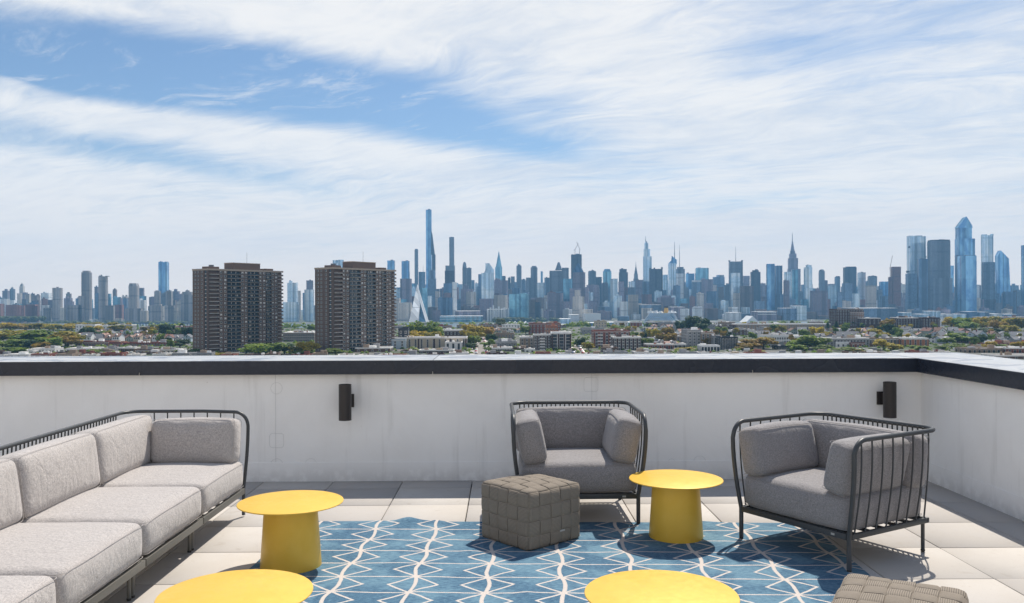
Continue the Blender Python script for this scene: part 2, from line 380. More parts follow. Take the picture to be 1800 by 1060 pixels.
# a low upstand of membrane along the foot of both walls
b = MB().box(-6.2, WX-0.006, WY-0.006, WY, -0.03, 0.165); bev(b.mesh('x', None), .001)
b.build('base_flashing', MAT['wall'], par)
MB().box(WX-0.006, WX, -3.5, WY-0.006, -0.03, 0.165).build('base_flashing', MAT['wall'], par)
TOP = 1.063; OY = WY-0.075; OX = WX-0.075
def coping(x0, x1, y0, y1, side):
    """folded metal cap: thin top sheet with a slight fall, drip fascia in front and behind"""
    b = MB()
    if side == 'back':
        L, Hh = TOP, 0.106
        tp = (x0, x1, y0+0.012, y1-0.004)
        b.box(x0, x1, y0, y1, TOP-0.006, TOP)
        b.box(x0, x1, y0, y0+0.004, TOP-Hh, TOP-0.0065); b.box(x0, x1, y0-0.004, y0-0.0005, TOP-Hh-0.012, TOP-Hh+0.002)
        b.box(x0, x1, y1-0.004, y1, TOP-Hh, TOP-0.0065)
    else:
        Hh = 0.106
        tp = (x0+0.012, x1-0.004, y0, y1)
        b.box(x0, x1, y0, y1, TOP-0.006, TOP)
        b.box(x0, x0+0.004, y0, y1, TOP-Hh, TOP-0.0065); b.box(x0-0.004, x0-0.0005, y0, y1, TOP-Hh-0.012, TOP-Hh+0.002)
        b.box(x1-0.004, x1, y0, y1, TOP-Hh, TOP-0.0065)
    o = b.build('coping_panel', MAT['coping'], par)
    MB().box(*tp, TOP+0.0005, TOP+0.003).build('sky_sheen_sheet', MAT['top'], o); return o  # extra sheet laid on the cap to carry the painted sky reflection
bk = [-6.2, -3.17, -0.62, 2.18, OX]
for k in range(4):
    coping(bk[k]+0.003, bk[k+1]-(0.003 if k < 3 else 0.0), OY, WY+0.70, 'back')
    if k: MB().box(bk[k]-0.02, bk[k]+0.02, OY-0.0025, WY+0.69, TOP-0.095, TOP-0.0045).build('joint_cover', MAT['coping'], par)
sy = [WY+0.70, 5.35, 2.9, 0.4, -3.5]
for k in range(4):
    coping(OX+0.001, WX+0.70, sy[k+1]+0.003, sy[k]-0.003*(k>0), 'side')
# seams and round patches welded into the wall sheet
def seam_box(x0, x1, z0, z1): MB().box(x0, x1, WY-0.0022, WY-0.0002, z0, z1).build('wall_seam', MAT['seam'], par)
seam_box(-2.010, -2.006, 0.17, 0.965); seam_box(0.775, 0.778, 0.55, 0.965)
def ring(x, z, r, sq=False):
    b = MB(); n = 40
    pts = []
    for k in range(n):
        a = 2*math.pi*k/n
        if sq: c, s_ = math.cos(a), math.sin(a); q = (abs(c)**6+abs(s_)**6)**(-1/6.); pts.append((x+r*c*q, WY-0.001, z+r*s_*q))
        else: pts.append((x+r*math.cos(a), WY-0.001, z+r*math.sin(a)))
    b.tube(pts, 0.0016, 5, closed=True); b.build('weld_ring', MAT['seam'], par, True)
ring(-2.0, 0.82, 0.05); ring(-2.0, 0.36, 0.062, True); ring(-2.0, 0.145, 0.055); ring(-1.70, 0.15, 0.05)
ring(0.77, 0.84, 0.062, True); ring(1.73, 0.15, 0.055); ring(1.48, 0.15, 0.03)

# wall lights
def wall_light(px, label):
    p = WP(px, 7.39); x = p.x
    t = thing('wall_light', label, 'wall light', (x, WY-0.14, 0.71), 0, 'bronze cylinder lights on the back wall')
    b = MB().lathe([(0.050,-0.150),(0.0545,-0.155),(0.0545,0.155),(0.051,0.155),(0.050,0.135)], 40)
    b.build('lamp_housing', MAT['lamp'], t, True, 40)
    MB().lathe([(0.0495,0.1355),(0.0495,0.139)], 32).build('lens', MAT['lens'], t, True, 40)
    MB().box(-0.022, 0.022, 0.045, 0.122, -0.045, 0.045).build('bracket', MAT['lamp'], t)
    me = MB().box(-0.056, 0.056, 0.122, 0.139, -0.058, 0.058).mesh('back_plate', MAT['lamp']); bev(me, 0.003)
    link('back_plate', me, t)
wall_light(606.5, 'dark cylinder wall light between the sofa and the middle armchair')
wall_light(1566.5, 'dark cylinder wall light above the right armchair, near the wall corner')

# ------------------------------------------------------------------ soft furnishing
def cushion(w, l, h, r=0.05, puff=0.02, seed=0, n=14, taper=0.0, wob=0.004):
    """rounded, slightly puffed foam block centred on the origin; faces bulge; long edges stay readable"""
    v = {}; verts = []; faces = []
    hs = (w/2, l/2, h/2)
    nn = [max(4, int(d_/0.035)) for d_ in (w, l, h)]
    def key(i, j, k): return (i, j, k)
    def vert(i, j, k):
        kk = (i, j, k)
        if kk in v: return v[kk]
        c = []
        for q, idx in enumerate((i, j, k)):
            t_ = idx/nn[q]*2-1
            # bunch samples near the edges
            t_ = math.sin(t_*math.pi/2)*0.35 + t_*0.65
            c.append(t_*hs[q])
        p = Vector(c)
        inner = Vector([max(-hs[q]+r, min(hs[q]-r, p[q])) for q in range(3)])
        dlt = p-inner
        if dlt.length > 1e-9: nrm = dlt.normalized()
        else: nrm = Vector((0,0,0))
        q3 = inner + nrm*r
        s = [q3[q]/hs[q] for q in range(3)]
        bulge = [(1-s[(q+1)%3]**2)*(1-s[(q+2)%3]**2) for q in range(3)]
        for q in range(3): q3[q] += math.copysign(puff*(1.0 if q == 2 else 0.55)*bulge[q], s[q]) * (abs(s[q])**3)
        if taper: q3.x *= 1+taper*s[2]*-1
        nz = noise.noise_vector(q3*3.2+Vector((seed*3.1, seed*1.7, 0)))
        q3 += nz*wob + noise.noise_vector(q3*11+Vector((seed, 0, seed)))*wob*0.35
        verts.append(tuple(q3)); v[kk] = len(verts)-1; return v[kk]
    a, b, c = nn
    for i in range(a):
        for j in range(b):
            faces.append((vert(i,j,c), vert(i+1,j,c), vert(i+1,j+1,c), vert(i,j+1,c)))
            faces.append((vert(i,j+1,0), vert(i+1,j+1,0), vert(i+1,j,0), vert(i,j,0)))
    for i in range(a):
        for k in range(c):
            faces.append((vert(i,0,k), vert(i+1,0,k), vert(i+1,0,k+1), vert(i,0,k+1)))
            faces.append((vert(i+1,b,k), vert(i,b,k), vert(i,b,k+1), vert(i+1,b,k+1)))
    for j in range(b):
        for k in range(c):
            faces.append((vert(0,j+1,k), vert(0,j,k), vert(0,j,k+1), vert(0,j+1,k+1)))
            faces.append((vert(a,j,k), vert(a,j+1,k), vert(a,j+1,k+1), vert(a,j,k+1)))
    m = MB(); m.v = verts; m.f = faces
    return m
def piping_loop(w, l, z, r, seed):
    """stitched seam that runs round a cushion at height z"""
    pts = []
    rr = r*0.55
    hw, hl = w/2-r*0.06, l/2-r*0.06
    for cx, cy, a0 in ((hw-rr, hl-rr, 0), (-hw+rr, hl-rr, 90), (-hw+rr, -hl+rr, 180), (hw-rr, -hl+rr, 270)):
        for k in range(6):
            a = R(a0+k*18); pts.append(Vector((cx+rr*math.cos(a), cy+rr*math.sin(a), z)))
    out = []
    for i, p in enumerate(pts):
        q = pts[(i+1) % len(pts)]
        steps = max(1, int((q-p).length/0.05))
        for s in range(steps): out.append(p.lerp(q, s/steps))
    return [p + noise.noise_vector(p*3.2+Vector((seed*3.1, seed*1.7, 0)))*0.004 for p in out]
def add_cushion(name, parent, w, l, h, loc, rot=(0,0,0), r=0.05, puff=0.02, seed=0, taper=0.0, seam=True, mk='fabric'):
    o = cushion(w, l, h, r, puff, seed, taper=taper).build(name, MAT[mk], parent, True)
    o.location = loc; o.rotation_euler = rot
    if seam:
        b = MB()
        for s in (1, -1):
            pts = piping_loop(w, l, s*(h/2-r*0.34), r, seed)
            if taper:
                for p in pts: p.x *= 1-taper*s*(1-r*0.68/h)
            b.tube(pts, 0.0015, 5, closed=True)
        b.build('seam', MAT[mk], o, True)
    return o

def bow(h, z0=0.20, z1=0.765, amt=0.05):
    """outward lean of frame members at height h"""
    t_ = max(0.0, min(1.0, (h-z0)/(z1-z0)))
    return amt*(math.sin(t_*math.pi*0.62)/math.sin(math.pi*0.62)*0.9 + 0.1*t_)
def spindle_mesh(name, mat, r=0.0052, z0=0.205, z1=0.765):
    pts = [(bow(z0+(z1-z0)*k/10), 0, z0+(z1-z0)*k/10) for k in range(11)]
    return MB().tube(pts, r, 7).mesh(name, mat, True)

def armchair(label, loc, rz):
    t = thing('armchair', label, 'armchair', loc, rz, 'grey armchairs with charcoal tube frames')
    fr = MAT['frame']
    BW, BD0, BD1, ZF, ZR, A, AF = 0.415, -0.335, 0.415, 0.20, 0.765, 0.05, 0.02
    # one bent tube: front post, arm rail, back rail, arm rail, front post
    half = []
    half.append((BW, BD0, 0.012))
    half.append((BW, BD0, ZF))
    for k in range(1, 8):
        h = ZF+(0.66-ZF)*k/7; half.append((BW+bow(h, ZF, ZR, A), BD0-bow(h, ZF, ZR, AF), h))
    cx = BW+A; cy = BD0-AF+0.10
    for k in range(1, 9):
        a = R(90*k/8); half.append((cx, cy-0.10*math.cos(a), 0.665+0.10*math.sin(a)))
    for k in range(1, 5): half.append((cx, cy+(BD1+A+0.025-0.12-cy)*k/4, ZR))
    for k in range(1, 9):
        a = R(90*k/8); half.append((cx-0.12+0.12*math.cos(a), BD1+A+0.025-0.12+0.12*math.sin(a), ZR))
    pts = half + [(-x, y, z) for x, y, z in reversed(half)]
    MB().tube(pts, 0.0145, 12).build('frame_tube', fr, t, True)
    # seat frame bars
    b = MB()
    b.box(-BW+0.012, BW-0.012, BD0-0.012, BD0+0.012, ZF-0.02, ZF+0.016)
    me = bev(b.mesh('seat_frame', fr), 0.003); link('seat_frame', me, t).name = 'front_rail'
    for s in (-1, 1):
        b = MB().box(s*BW-0.011, s*BW+0.011, BD0+0.014, BD1-0.012, ZF-0.018, ZF+0.014)
        link('side_rail', bev(b.mesh('side_rail', fr), 0.003), t)
        b = MB().tube([(s*(BW-0.02), BD1-0.01, ZF-0.015), (s*(BW-0.02), BD1-0.01, 0.01)], 0.0115, 12)
        b.build('leg', fr, t, True)
    b = MB().box(-BW-0.011, BW+0.011, BD1-0.010, BD1+0.012, ZF-0.018, ZF+0.014); link('back_rail', bev(b.mesh('back_rail', fr), 0.003), t)
    for k in range(5):
        y = BD0+0.09+k*0.13; MB().box(-BW+0.012, BW-0.012, y, y+0.045, ZF-0.012, ZF-0.004).build('seat_slat', fr, t)
    for px_, py_ in ((BW, BD0), (-BW, BD0), (BW-0.02, BD1-0.01), (-BW+0.02, BD1-0.01)):
        MB().lathe([(0.012,0.0),(0.0135,0.002),(0.0135,0.012)], 12, (px_, py_, 0)).build('foot_glide', MAT['glider'], t, True)
    sm = spindle_mesh('spindle', fr)
    for s in (1, -1):
        for k in range(7):
            y = BD0+0.045+k*0.098
            o = link('spindle', sm, t, loc=(s*BW, y, 0), rot=(0, 0, 0 if s > 0 else math.pi))
    for k in range(23):
        x = -0.396+k*0.036
        link('spindle', sm, t, loc=(x, BD1, 0), rot=(0, 0, math.pi/2))
    sd_ = len(THINGS)
    add_cushion('seat_cushion', t, 0.815, 0.74, 0.215, (0, 0.033, 0.324), r=0.052, puff=0.022, seed=sd_)
    add_cushion('back_cushion', t, 0.86, 0.335, 0.185, (0, 0.335, 0.572), rot=(R(-98+180), 0, 0), r=0.05, puff=0.02, seed=sd_+1)
    for s in (1, -1):
        o = add_cushion('arm_cushion', t, 0.18, 0.58, 0.315, (s*0.338, -0.06, 0.583), rot=(0, R(12*s), 0), r=0.05, puff=0.018, seed=sd_+2+s, seam=True)
    MB().box(0.30, 0.325, BD0-0.0135, BD0-0.0121, ZF-0.008, ZF+0.004).build('care_tag', MAT['tagw'], t)
    return t
def from_cam(cx, z): return (cx*math.cos(YAW)+z*math.sin(YAW), z*math.cos(YAW)-cx*math.sin(YAW), 0)
# middle armchair, faces the camera
armchair('grey armchair facing the camera straight on, between woven pouf and yellow table', (0.529, 6.355, 0.0), R(0.8))
# right armchair: front feet measured at two points
fl = Vector(from_cam(1.51, 5.65)); frr = Vector(from_cam(1.948, 4.935))
dr = (frr-fl).normalized(); mid = (fl+frr)/2; back = Vector((-dr.y, dr.x, 0))
cc = mid + back*0.335
a2 = math.atan2(dr.y, dr.x)
armchair('grey armchair turned to the left, side spindles showing, near the right wall', (cc.x, cc.y, 0.0045), a2)

def sofa():
    XF, XB, YE, MOD, NM = -1.918, -2.745, 6.30, 0.870, 4
    ZF, ZR, A = 0.20, 0.772, 0.045
    Y1 = YE-MOD*NM
    t = thing('sofa', 'long grey modular sofa with charcoal spindle back along the left side', 'sofa', (XF, Y1, 0))
    L = MOD*NM; D = XF-XB
    fr, sf = MAT['frame'], MAT['sofaframe']
    # local frame: x from -D (back) to 0 (front), y from 0 (near end) to L (far arm)
    pts = [(0, L, 0.012), (0, L, ZF)]
    for k in range(1, 8):
        h = ZF+(0.66-ZF)*k/7; pts.append((bow(h, ZF, ZR, 0.02), L+bow(h, ZF, ZR, A), h))
    for k in range(1, 9):
        a = R(90*k/8); pts.append((0.02-0.10+0.10*math.cos(a), L+A, 0.665+0.10*math.sin(a)))
    for k in range(1, 4): pts.append((-0.08+(-D-A+0.12+0.08)*k/3, L+A, ZR))
    for k in range(1, 9):
        a = R(90*k/8); pts.append((-D-A+0.12-0.12*math.sin(a), L+A-0.12+0.12*math.cos(a), ZR))
    for k in range(1, 9): pts.append((-D-A, L+A-0.12-(L+A-0.12)*k/8, ZR))
    MB().tube(pts, 0.0125, 12).build('frame_tube', fr, t, True)
    for k in range(NM):
        y0, y1 = k*MOD+0.006, (k+1)*MOD-0.006
        link('front_rail', bev(MB().box(-0.012, 0.012, y0, y1, ZF-0.03, ZF+0.012).mesh('front_rail', sf), 0.003), t)
        link('back_rail', bev(MB().box(-D-0.012, -D+0.012, y0, y1, ZF-0.02, ZF+0.012).mesh('back_rail', fr), 0.003), t)
        for yy in (y0, y1-0.024):
            MB().box(-D+0.012, -0.013, yy, yy+0.024, ZF-0.02, ZF+0.008).build('cross_rail', sf, t)
        for q in range(5):
            yy = y0+0.08+q*0.15; MB().box(-D+0.012, -0.013, yy, yy+0.05, ZF-0.008, ZF).build('seat_slat', sf, t)
        for yy in (y0+0.016, y1-0.016):
            if k == NM-1 and yy > y1-0.1: xs_ = (-D,)
            else: xs_ = (-0.07, -D)
            for xx in xs_:
                MB().tube([(xx, yy, ZF-0.02), (xx, yy, 0.012)], 0.011, 12).build('leg', sf, t, True)
                MB().lathe([(0.010,0.0),(0.0125,0.002),(0.0125,0.013)], 12, (xx, yy, 0)).build('foot_glide', MAT['glider'], t, True)
        add_cushion('seat_cushion', t, 0.80, MOD-0.012, 0.205, (-0.388, (y0+y1)/2, 0.317), r=0.052, puff=0.024, seed=20+k, mk='fabric_light')
        # back cushions lean on the rail; the far one stops at the arm cushion
        ln = MOD-0.012 if k < NM-1 else MOD-0.0
        yc = (y0+y1)/2 if k < NM-1 else y1-ln/2-0.002
        c = add_cushion('back_cushion', t, 0.345, ln-0.006, 0.195, (-D+0.098, yc, 0.582), rot=(0, R(83), 0), r=0.05, puff=0.022, seed=30+k, mk='fabric_light')
    add_cushion('arm_cushion', t, 0.60, 0.32, 0.185, (-0.318, L-0.080, 0.570), rot=(R(81), 0, 0), r=0.045, puff=0.02, seed=44, mk='fabric_light')
    sm = spindle_mesh('spindle', fr, 0.0048)
    for k in range(7): link('spindle', sm, t, loc=(-0.085-k*0.098, L, 0), rot=(0,0,math.pi/2))
    n = int((L-0.1)/0.042)
    for k in range(n): link('spindle', sm, t, loc=(-D, 0.04+k*0.042, 0), rot=(0,0,math.pi))
    return t
sofa()

# ------------------------------------------------------------------ side tables
def table(label, cx, z, zz=0.0):
    p = from_cam(cx, z)
    t = thing('side_table', label, 'side table', (p[0], p[1], zz), rnd.uniform(0, 6), 'round yellow metal side tables')
    MB().lathe([(0.304,0.3775),(0.3085,0.379),(0.310,0.382),(0.3085,0.385),(0.306,0.386)], 96).build('tabletop', MAT['yellow'], t, True, 40)
    MB().lathe([(0.178,0.0),(0.179,0.004),(0.1545,0.372),(0.1545,0.3772)], 72).build('base', MAT['yellow'], t, True, 40)
    return t
table('yellow round table beside the far end of the sofa', -1.326, 5.10)
table('yellow round table between the two armchairs', 1.090, 5.70, 0.0045)
table('large-looking yellow round tabletop at the bottom edge, nearest the sofa', -1.137, 3.50)
table('yellow round tabletop at the bottom edge, standing on the blue rug', 0.600, 3.46, 0.0045)

# ------------------------------------------------------------------ woven poufs
def pouf(label, cx, z, rz, zz, tag=False):
    p = from_cam(cx, z)
    S, H, N, NZ, r = 0.462, 0.365, 5, 4, 0.020
    t = thing('woven_pouf', label, 'pouf', (p[0], p[1], zz), rz, 'square woven poufs')
    hs = Vector((S/2, S/2, H/2))
    def surf(q, off):
        """q on the sharp box -> point on the rounded, puffed one"""
        inner = Vector([max(-hs[i]+r, min(hs[i]-r, q[i])) for i in range(3)])
        dlt = q-inner
        nrm = dlt.normalized() if dlt.length > 1e-9 else Vector((0,0,1))
        pt = inner + nrm*(r+off)
        s = [max(-1, min(1, pt[i]/hs[i])) for i in range(3)]
        for i in range(3):
            pu = 0.012 if i < 2 else 0.016
            if i == 2 and s[2] < 0: continue
            pt[i] += math.copysign(pu*(1-s[(i+1)%3]**2)*(1-s[(i+2)%3]**2)*abs(s[i])**3, s[i])
        pt += noise.noise_vector(pt*6+Vector((cx, z, 0)))*0.0035
        return pt + Vector((0,0,H/2))
    core = MB()
    b = cushion(S-0.012, S-0.012, H-0.012, r, 0.008, 3, wob=0.001); 
    o = b.build('inner_cube', MAT['strap'], t, True); o.location = (0,0,H/2-0.001)
    AMP = 0.0058
    def ribbon(path, width_axis, centre, width, signs, name='woven_strap'):
        """path: list of (point on sharp box without the width axis, cell index, t in cell)"""
        vs, fs, uv = [], [], []
        prof = [(-0.5,-0.012), (-0.492,-0.0015), (-0.46,0.0), (-0.2,0.0008), (0.0,0.0012), (0.2,0.0008), (0.46,0.0), (0.492,-0.0015), (0.5,-0.012)]
        n = len(prof)
        for q, sgn, tt in path:
            lift = AMP*sgn*min(1.0, abs(math.sin(math.pi*tt))*2.6)
            for (w_, d_) in prof:
                pp = Vector(q); pp[width_axis] = centre + w_*width
                vs.append(tuple(surf(pp, 0.002+lift+d_))); uv.append((w_+0.5, 0))
        m = len(path)
        for i in range(m-1):
            for k in range(n-1): fs.append((i*n+k, i*n+k+1, (i+1)*n+k+1, (i+1)*n+k))
        me = bpy.data.meshes.new(name); me.from_pydata(vs, [], fs); me.update(); me.materials.append(MAT['strap'])
        ul = me.uv_layers.new(name='UVMap')
        for lp in me.loops: ul.data[lp.index].uv = uv[lp.vertex_index]
        me.shade_smooth()
        link(name, me, t)
    cw, chh = S/N, H/NZ
    K = 8
    for axis in (0, 1):            # axis = the direction across the strap; the strap runs over the top along the other one
        run = 1-axis
        for i in range(N):
            c = -S/2 + cw*(i+0.5); path = []
            for j in range(NZ):     # up the first side
                for k in range(K):
                    tt = k/K; q = [0,0,0]; q[run] = -S/2; q[2] = -H/2 + chh*(j+tt)
                    path.append((tuple(q), 1 if (i+j+axis) % 2 == 0 else -1, tt))
            for j in range(N):
                for k in range(K):
                    tt = k/K; q = [0,0,0]; q[run] = -S/2 + cw*(j+tt); q[2] = H/2
                    sg = 1 if ((i+j) % 2 == 0) == (axis == 0) else -1
                    path.append((tuple(q), sg, tt))
            for j in range(NZ):
                for k in range(K+ (1 if j == NZ-1 else 0)):
                    tt = k/K; q = [0,0,0]; q[run] = S/2; q[2] = H/2 - chh*(j+tt)
                    path.append((tuple(q), 1 if (i+NZ-1-j+axis+1) % 2 == 0 else -1, tt))
            ribbon(path, axis, c, cw*0.985, None)
    for j in range(NZ):
        c = -H/2 + chh*(j+0.5); path = []
        for side in range(4):
            for i in range(N):
                for k in range(K):
                    tt = k/K; s_ = -S/2 + cw*(i+tt)
                    q = [(s_, -S/2, 0), (S/2, s_, 0), (-s_, S/2, 0), (-S/2, -s_, 0)][side]
                    if side == 0: over = not ((i+j+0) % 2 == 0)
                    elif side == 1: over = not ((i+j+1+1) % 2 == 0)
                    elif side == 2: over = not (((N-1-i)+j+0+1) % 2 == 0)
                    else: over = not (((N-1-i)+j+1) % 2 == 0)
                    path.append((q, 1 if over else -1, tt))
        path.append((( -S/2, -S/2, 0), path[0][1], 0.0))
        ribbon(path, 2, c, chh*0.985, None)
    if tag: 
        g = MB().box(-0.022, 0.022, -0.0012, 0.0012, -0.006, 0.006).build('brand_tag', MAT['tagw'], t)
        q = surf(Vector((0.05, -S/2, -H/2+0.085)), 0.010); g.location = q
    return t
# first pouf: nearest vertical edge and two neighbours measured on the floor
pa, pb, pc = Vector(from_cam(0.093, 5.355)), Vector(from_cam(-0.202, 5.71)), Vector(from_cam(0.438, 5.66))
ctr = (pb+pc)/2
ang = math.atan2((pc-pa).y, (pc-pa).x)
ctr_cam = ((-0.202+0.438)/2, (5.71+5.66)/2)
pouf('taupe woven cube pouf set cornerwise in front of the middle armchair', ctr_cam[0], ctr_cam[1], ang, 0.0045, True)
pouf('taupe woven cube pouf cut off by the bottom edge, below the right armchair', 1.565, 3.455, R(-30), 0.0045)

# ------------------------------------------------------------------ rug
def rug():
    Wd, Ln = 3.60, 2.9
    ang = R(-2.2)
    # anchor: far right corner
    cr = Vector(from_cam(2.075, 6.03)); 
    ex = Vector((math.cos(ang), math.sin(ang), 0)); ey = Vector((-math.sin(ang), math.cos(ang), 0))
    nx, ny = 180, 150
    vs, fs = [], []
    def hgt(x, y):
        e = 0.0
        n1 = noise.noise(Vector((x*1.6, y*1.6, 3)))*0.5+0.5
        e += 0.006*max(0, n1-0.45)
        # lifted far hem and a few creases
        e += 0.030*math.exp(-((x-0.78)/0.085)**2)*math.exp(-((Ln-y)/0.10)**2)
        e += 0.010*math.exp(-((x-0.98)/0.05)**2)*math.exp(-((Ln-y)/0.16)**2)
        e += 0.010*math.exp(-((x-2.85)/0.12)**2)*math.exp(-((Ln-y)/0.10)**2)
        for (cx_, dx_, w_, a_) in ((0.9,0.5,0.05,0.008),(1.5,-0.3,0.05,0.004),(0.55,0.35,0.06,0.006)):
            dd = (x-cx_-dx_*(Ln-y))/w_
            e += a_*math.exp(-dd*dd)*(0.5+0.5*noise.noise(Vector((x*2, y*2, 8))))
        return e
    x0l, y0l = 0, 0
    for j in range(ny+1):
        for i in range(nx+1):
            x = Wd*i/nx; y = Ln*j/ny
            ed = min(x, Wd-x, y, Ln-y)
            hx = 0.006*noise.noise(Vector((y*2.2, 0, 1)))*(1 if i in (0, nx) else 0)
            vs.append((x+hx, y + (0.006*noise.noise(Vector((x*2.2, 4, 1))) if j in (0, ny) else 0), 0.0045+hgt(x, y)))
    for j in range(ny):
        for i in range(nx): a = j*(nx+1)+i; fs.append((a, a+1, a+nx+2, a+nx+1))
    n = len(vs)
    # underside and hem
    rim = [i for i in range(nx+1)] + [(j)*(nx+1)+nx for j in range(1, ny+1)] + [ny*(nx+1)+i for i in range(nx-1, -1, -1)] + [j*(nx+1) for j in range(ny-1, 0, -1)]
    for i in rim: x, y, z = vs[i]; vs.append((x, y, z-0.004))
    k = len(rim)
    for i in range(k): fs.append((rim[i], n+i, n+(i+1)%k, rim[(i+1)%k]))
    me = bpy.data.meshes.new('rug'); me.from_pydata(vs, [], fs); me.update(); me.materials.append(MAT['rug']); me.shade_smooth()
    org = cr - ex*Wd - ey*Ln
    # shift the mesh so that the pattern's bands and lines fall where they lie in the weave
    node = Vector(from_cam(-0.5445, 5.38))
    loc_n = Vector(((node-org).dot(ex), (node-org).dot(ey), 0))
    sx = (loc_n.x % 0.419) - 0.2095; sy_ = loc_n.y % 0.2545
    for v in me.vertices: v.co.x -= sx; v.co.y -= sy_
    o = thing('area_rug', 'blue woven outdoor rug with cream diamond pattern under the seating', 'rug', org + ex*sx + ey*sy_, ang, mesh=me)
rug()

# ================================================================== CITY
def m_flat(name, col, rough=0.85, sc=0.2, amt=0.15):
    m, t = M(name); o = t.node('ShaderNodeNewGeometry').outputs['Position']
    n = t.noise(o, sc, 4, 0.65); r = t.rand()
    f = t.m('MULTIPLY', t.m('ADD', t.m('MULTIPLY', t.m('SUBTRACT', n, 0.5), amt*4), t.m('ADD', 1.0, t.m('MULTIPLY', t.m('SUBTRACT', r, 0.5), amt))), 1.0)
    t.bsdf(Base_Color=t.mix(1.0, (*col,), t.xyz(f, f, f), 'MULTIPLY'), Roughness=rough)
    return m
def m_facade(name, wall, glass, fh=3.6, bay=3.2, wx=(0.18, 0.82), wz=(0.25, 0.80), gloss=0.25, vary=0.6, patch=0.0, met=0.0):
    """masonry or curtain wall whose floors and bays are too far away to part: a grid of panes with uneven blinds"""
    m, t = M(name); o = t.tc('Object'); x, y, z = t.sep(o)
    gx, gy, gz = t.sep(t.node('ShaderNodeNewGeometry').outputs['Normal'])
    u = t.m('ADD', x, t.m('MULTIPLY', y, 1.0)); r = t.rand()
    cu = t.m('DIVIDE', u, bay); cz = t.m('DIVIDE', z, fh)
    iu, iz = t.m('FLOOR', cu), t.m('FLOOR', cz)
    fu, fz = t.m('SUBTRACT', cu, iu), t.m('SUBTRACT', cz, iz)
    def inside(f, a, b): return t.m('MULTIPLY', t.m('GREATER_THAN', f, a), t.m('LESS_THAN', f, b))
    win = t.m('MULTIPLY', inside(fu, *wx), inside(fz, *wz))
    wn = t.node('ShaderNodeTexWhiteNoise'); wn.noise_dimensions = '3D'; t.put(wn.inputs['Vector'], t.xyz(iu, iz, t.m('MULTIPLY', r, 100)))
    rv = wn.outputs['Value']
    up = t.m('LESS_THAN', t.m('ABSOLUTE', gz), 0.5)
    win = t.m('MULTIPLY', win, up)
    g = t.mix(t.m('MULTIPLY', rv, vary), glass, tuple(min(0.8, v*2.2+0.10) for v in glass))
    big = t.noise(t.vm('ADD', t.vm('MULTIPLY', o, (0.02, 0.02, 0.012)), t.xyz(t.m('MULTIPLY', r, 50), 0.0, 0.0)), 1.6, 4, 0.6, 0.7)
    if patch: g = t.mix(t.ramp(big, 0.45, 0.60, 0, patch), g, tuple(min(0.8, v*2.6+0.12) for v in glass))
    band = t.noise(t.xyz(0.0, 0.0, t.m('MULTIPLY', z, 0.05)), 1.0, 3, 0.7)
    wl = t.mix(t.ramp(big, 0.35, 0.65, 0, 0.35), wall, tuple(v*0.72 for v in wall))
    f = t.m('ADD', 0.86, t.m('MULTIPLY', r, 0.28)); wl = t.mix(1.0, wl, t.xyz(f, f, f), 'MULTIPLY')
    ws = t.node('ShaderNodeTexWhiteNoise'); ws.noise_dimensions = '2D'; t.put(ws.inputs['Vector'], t.xyz(t.m('FLOOR', t.m('DIVIDE', u, bay*2.8)), t.m('MULTIPLY', r, 91.0), 0.0))
    sb = t.m('ADD', 0.55, t.m('MULTIPLY', ws.outputs['Value'], 0.9)); wl = t.mix(1.0, wl, t.xyz(sb, sb, sb), 'MULTIPLY'); g = t.mix(1.0, g, t.xyz(sb, sb, sb), 'MULTIPLY')
    # plant floors: a darker louvred band every so often
    pl = t.m('LESS_THAN', t.m('FRACT', t.m('ADD', t.m('DIVIDE', cz, 17.0), r)), 0.07)
    wl = t.mix(t.m('MULTIPLY', pl, 0.35), wl, (0.05, 0.05, 0.06))
    t.bsdf(Base_Color=t.mix(win, wl, g), Roughness=t.mix(win, (0.8,)*3, (gloss,)*3), Metallic=t.m('MULTIPLY', win, met))
    return m
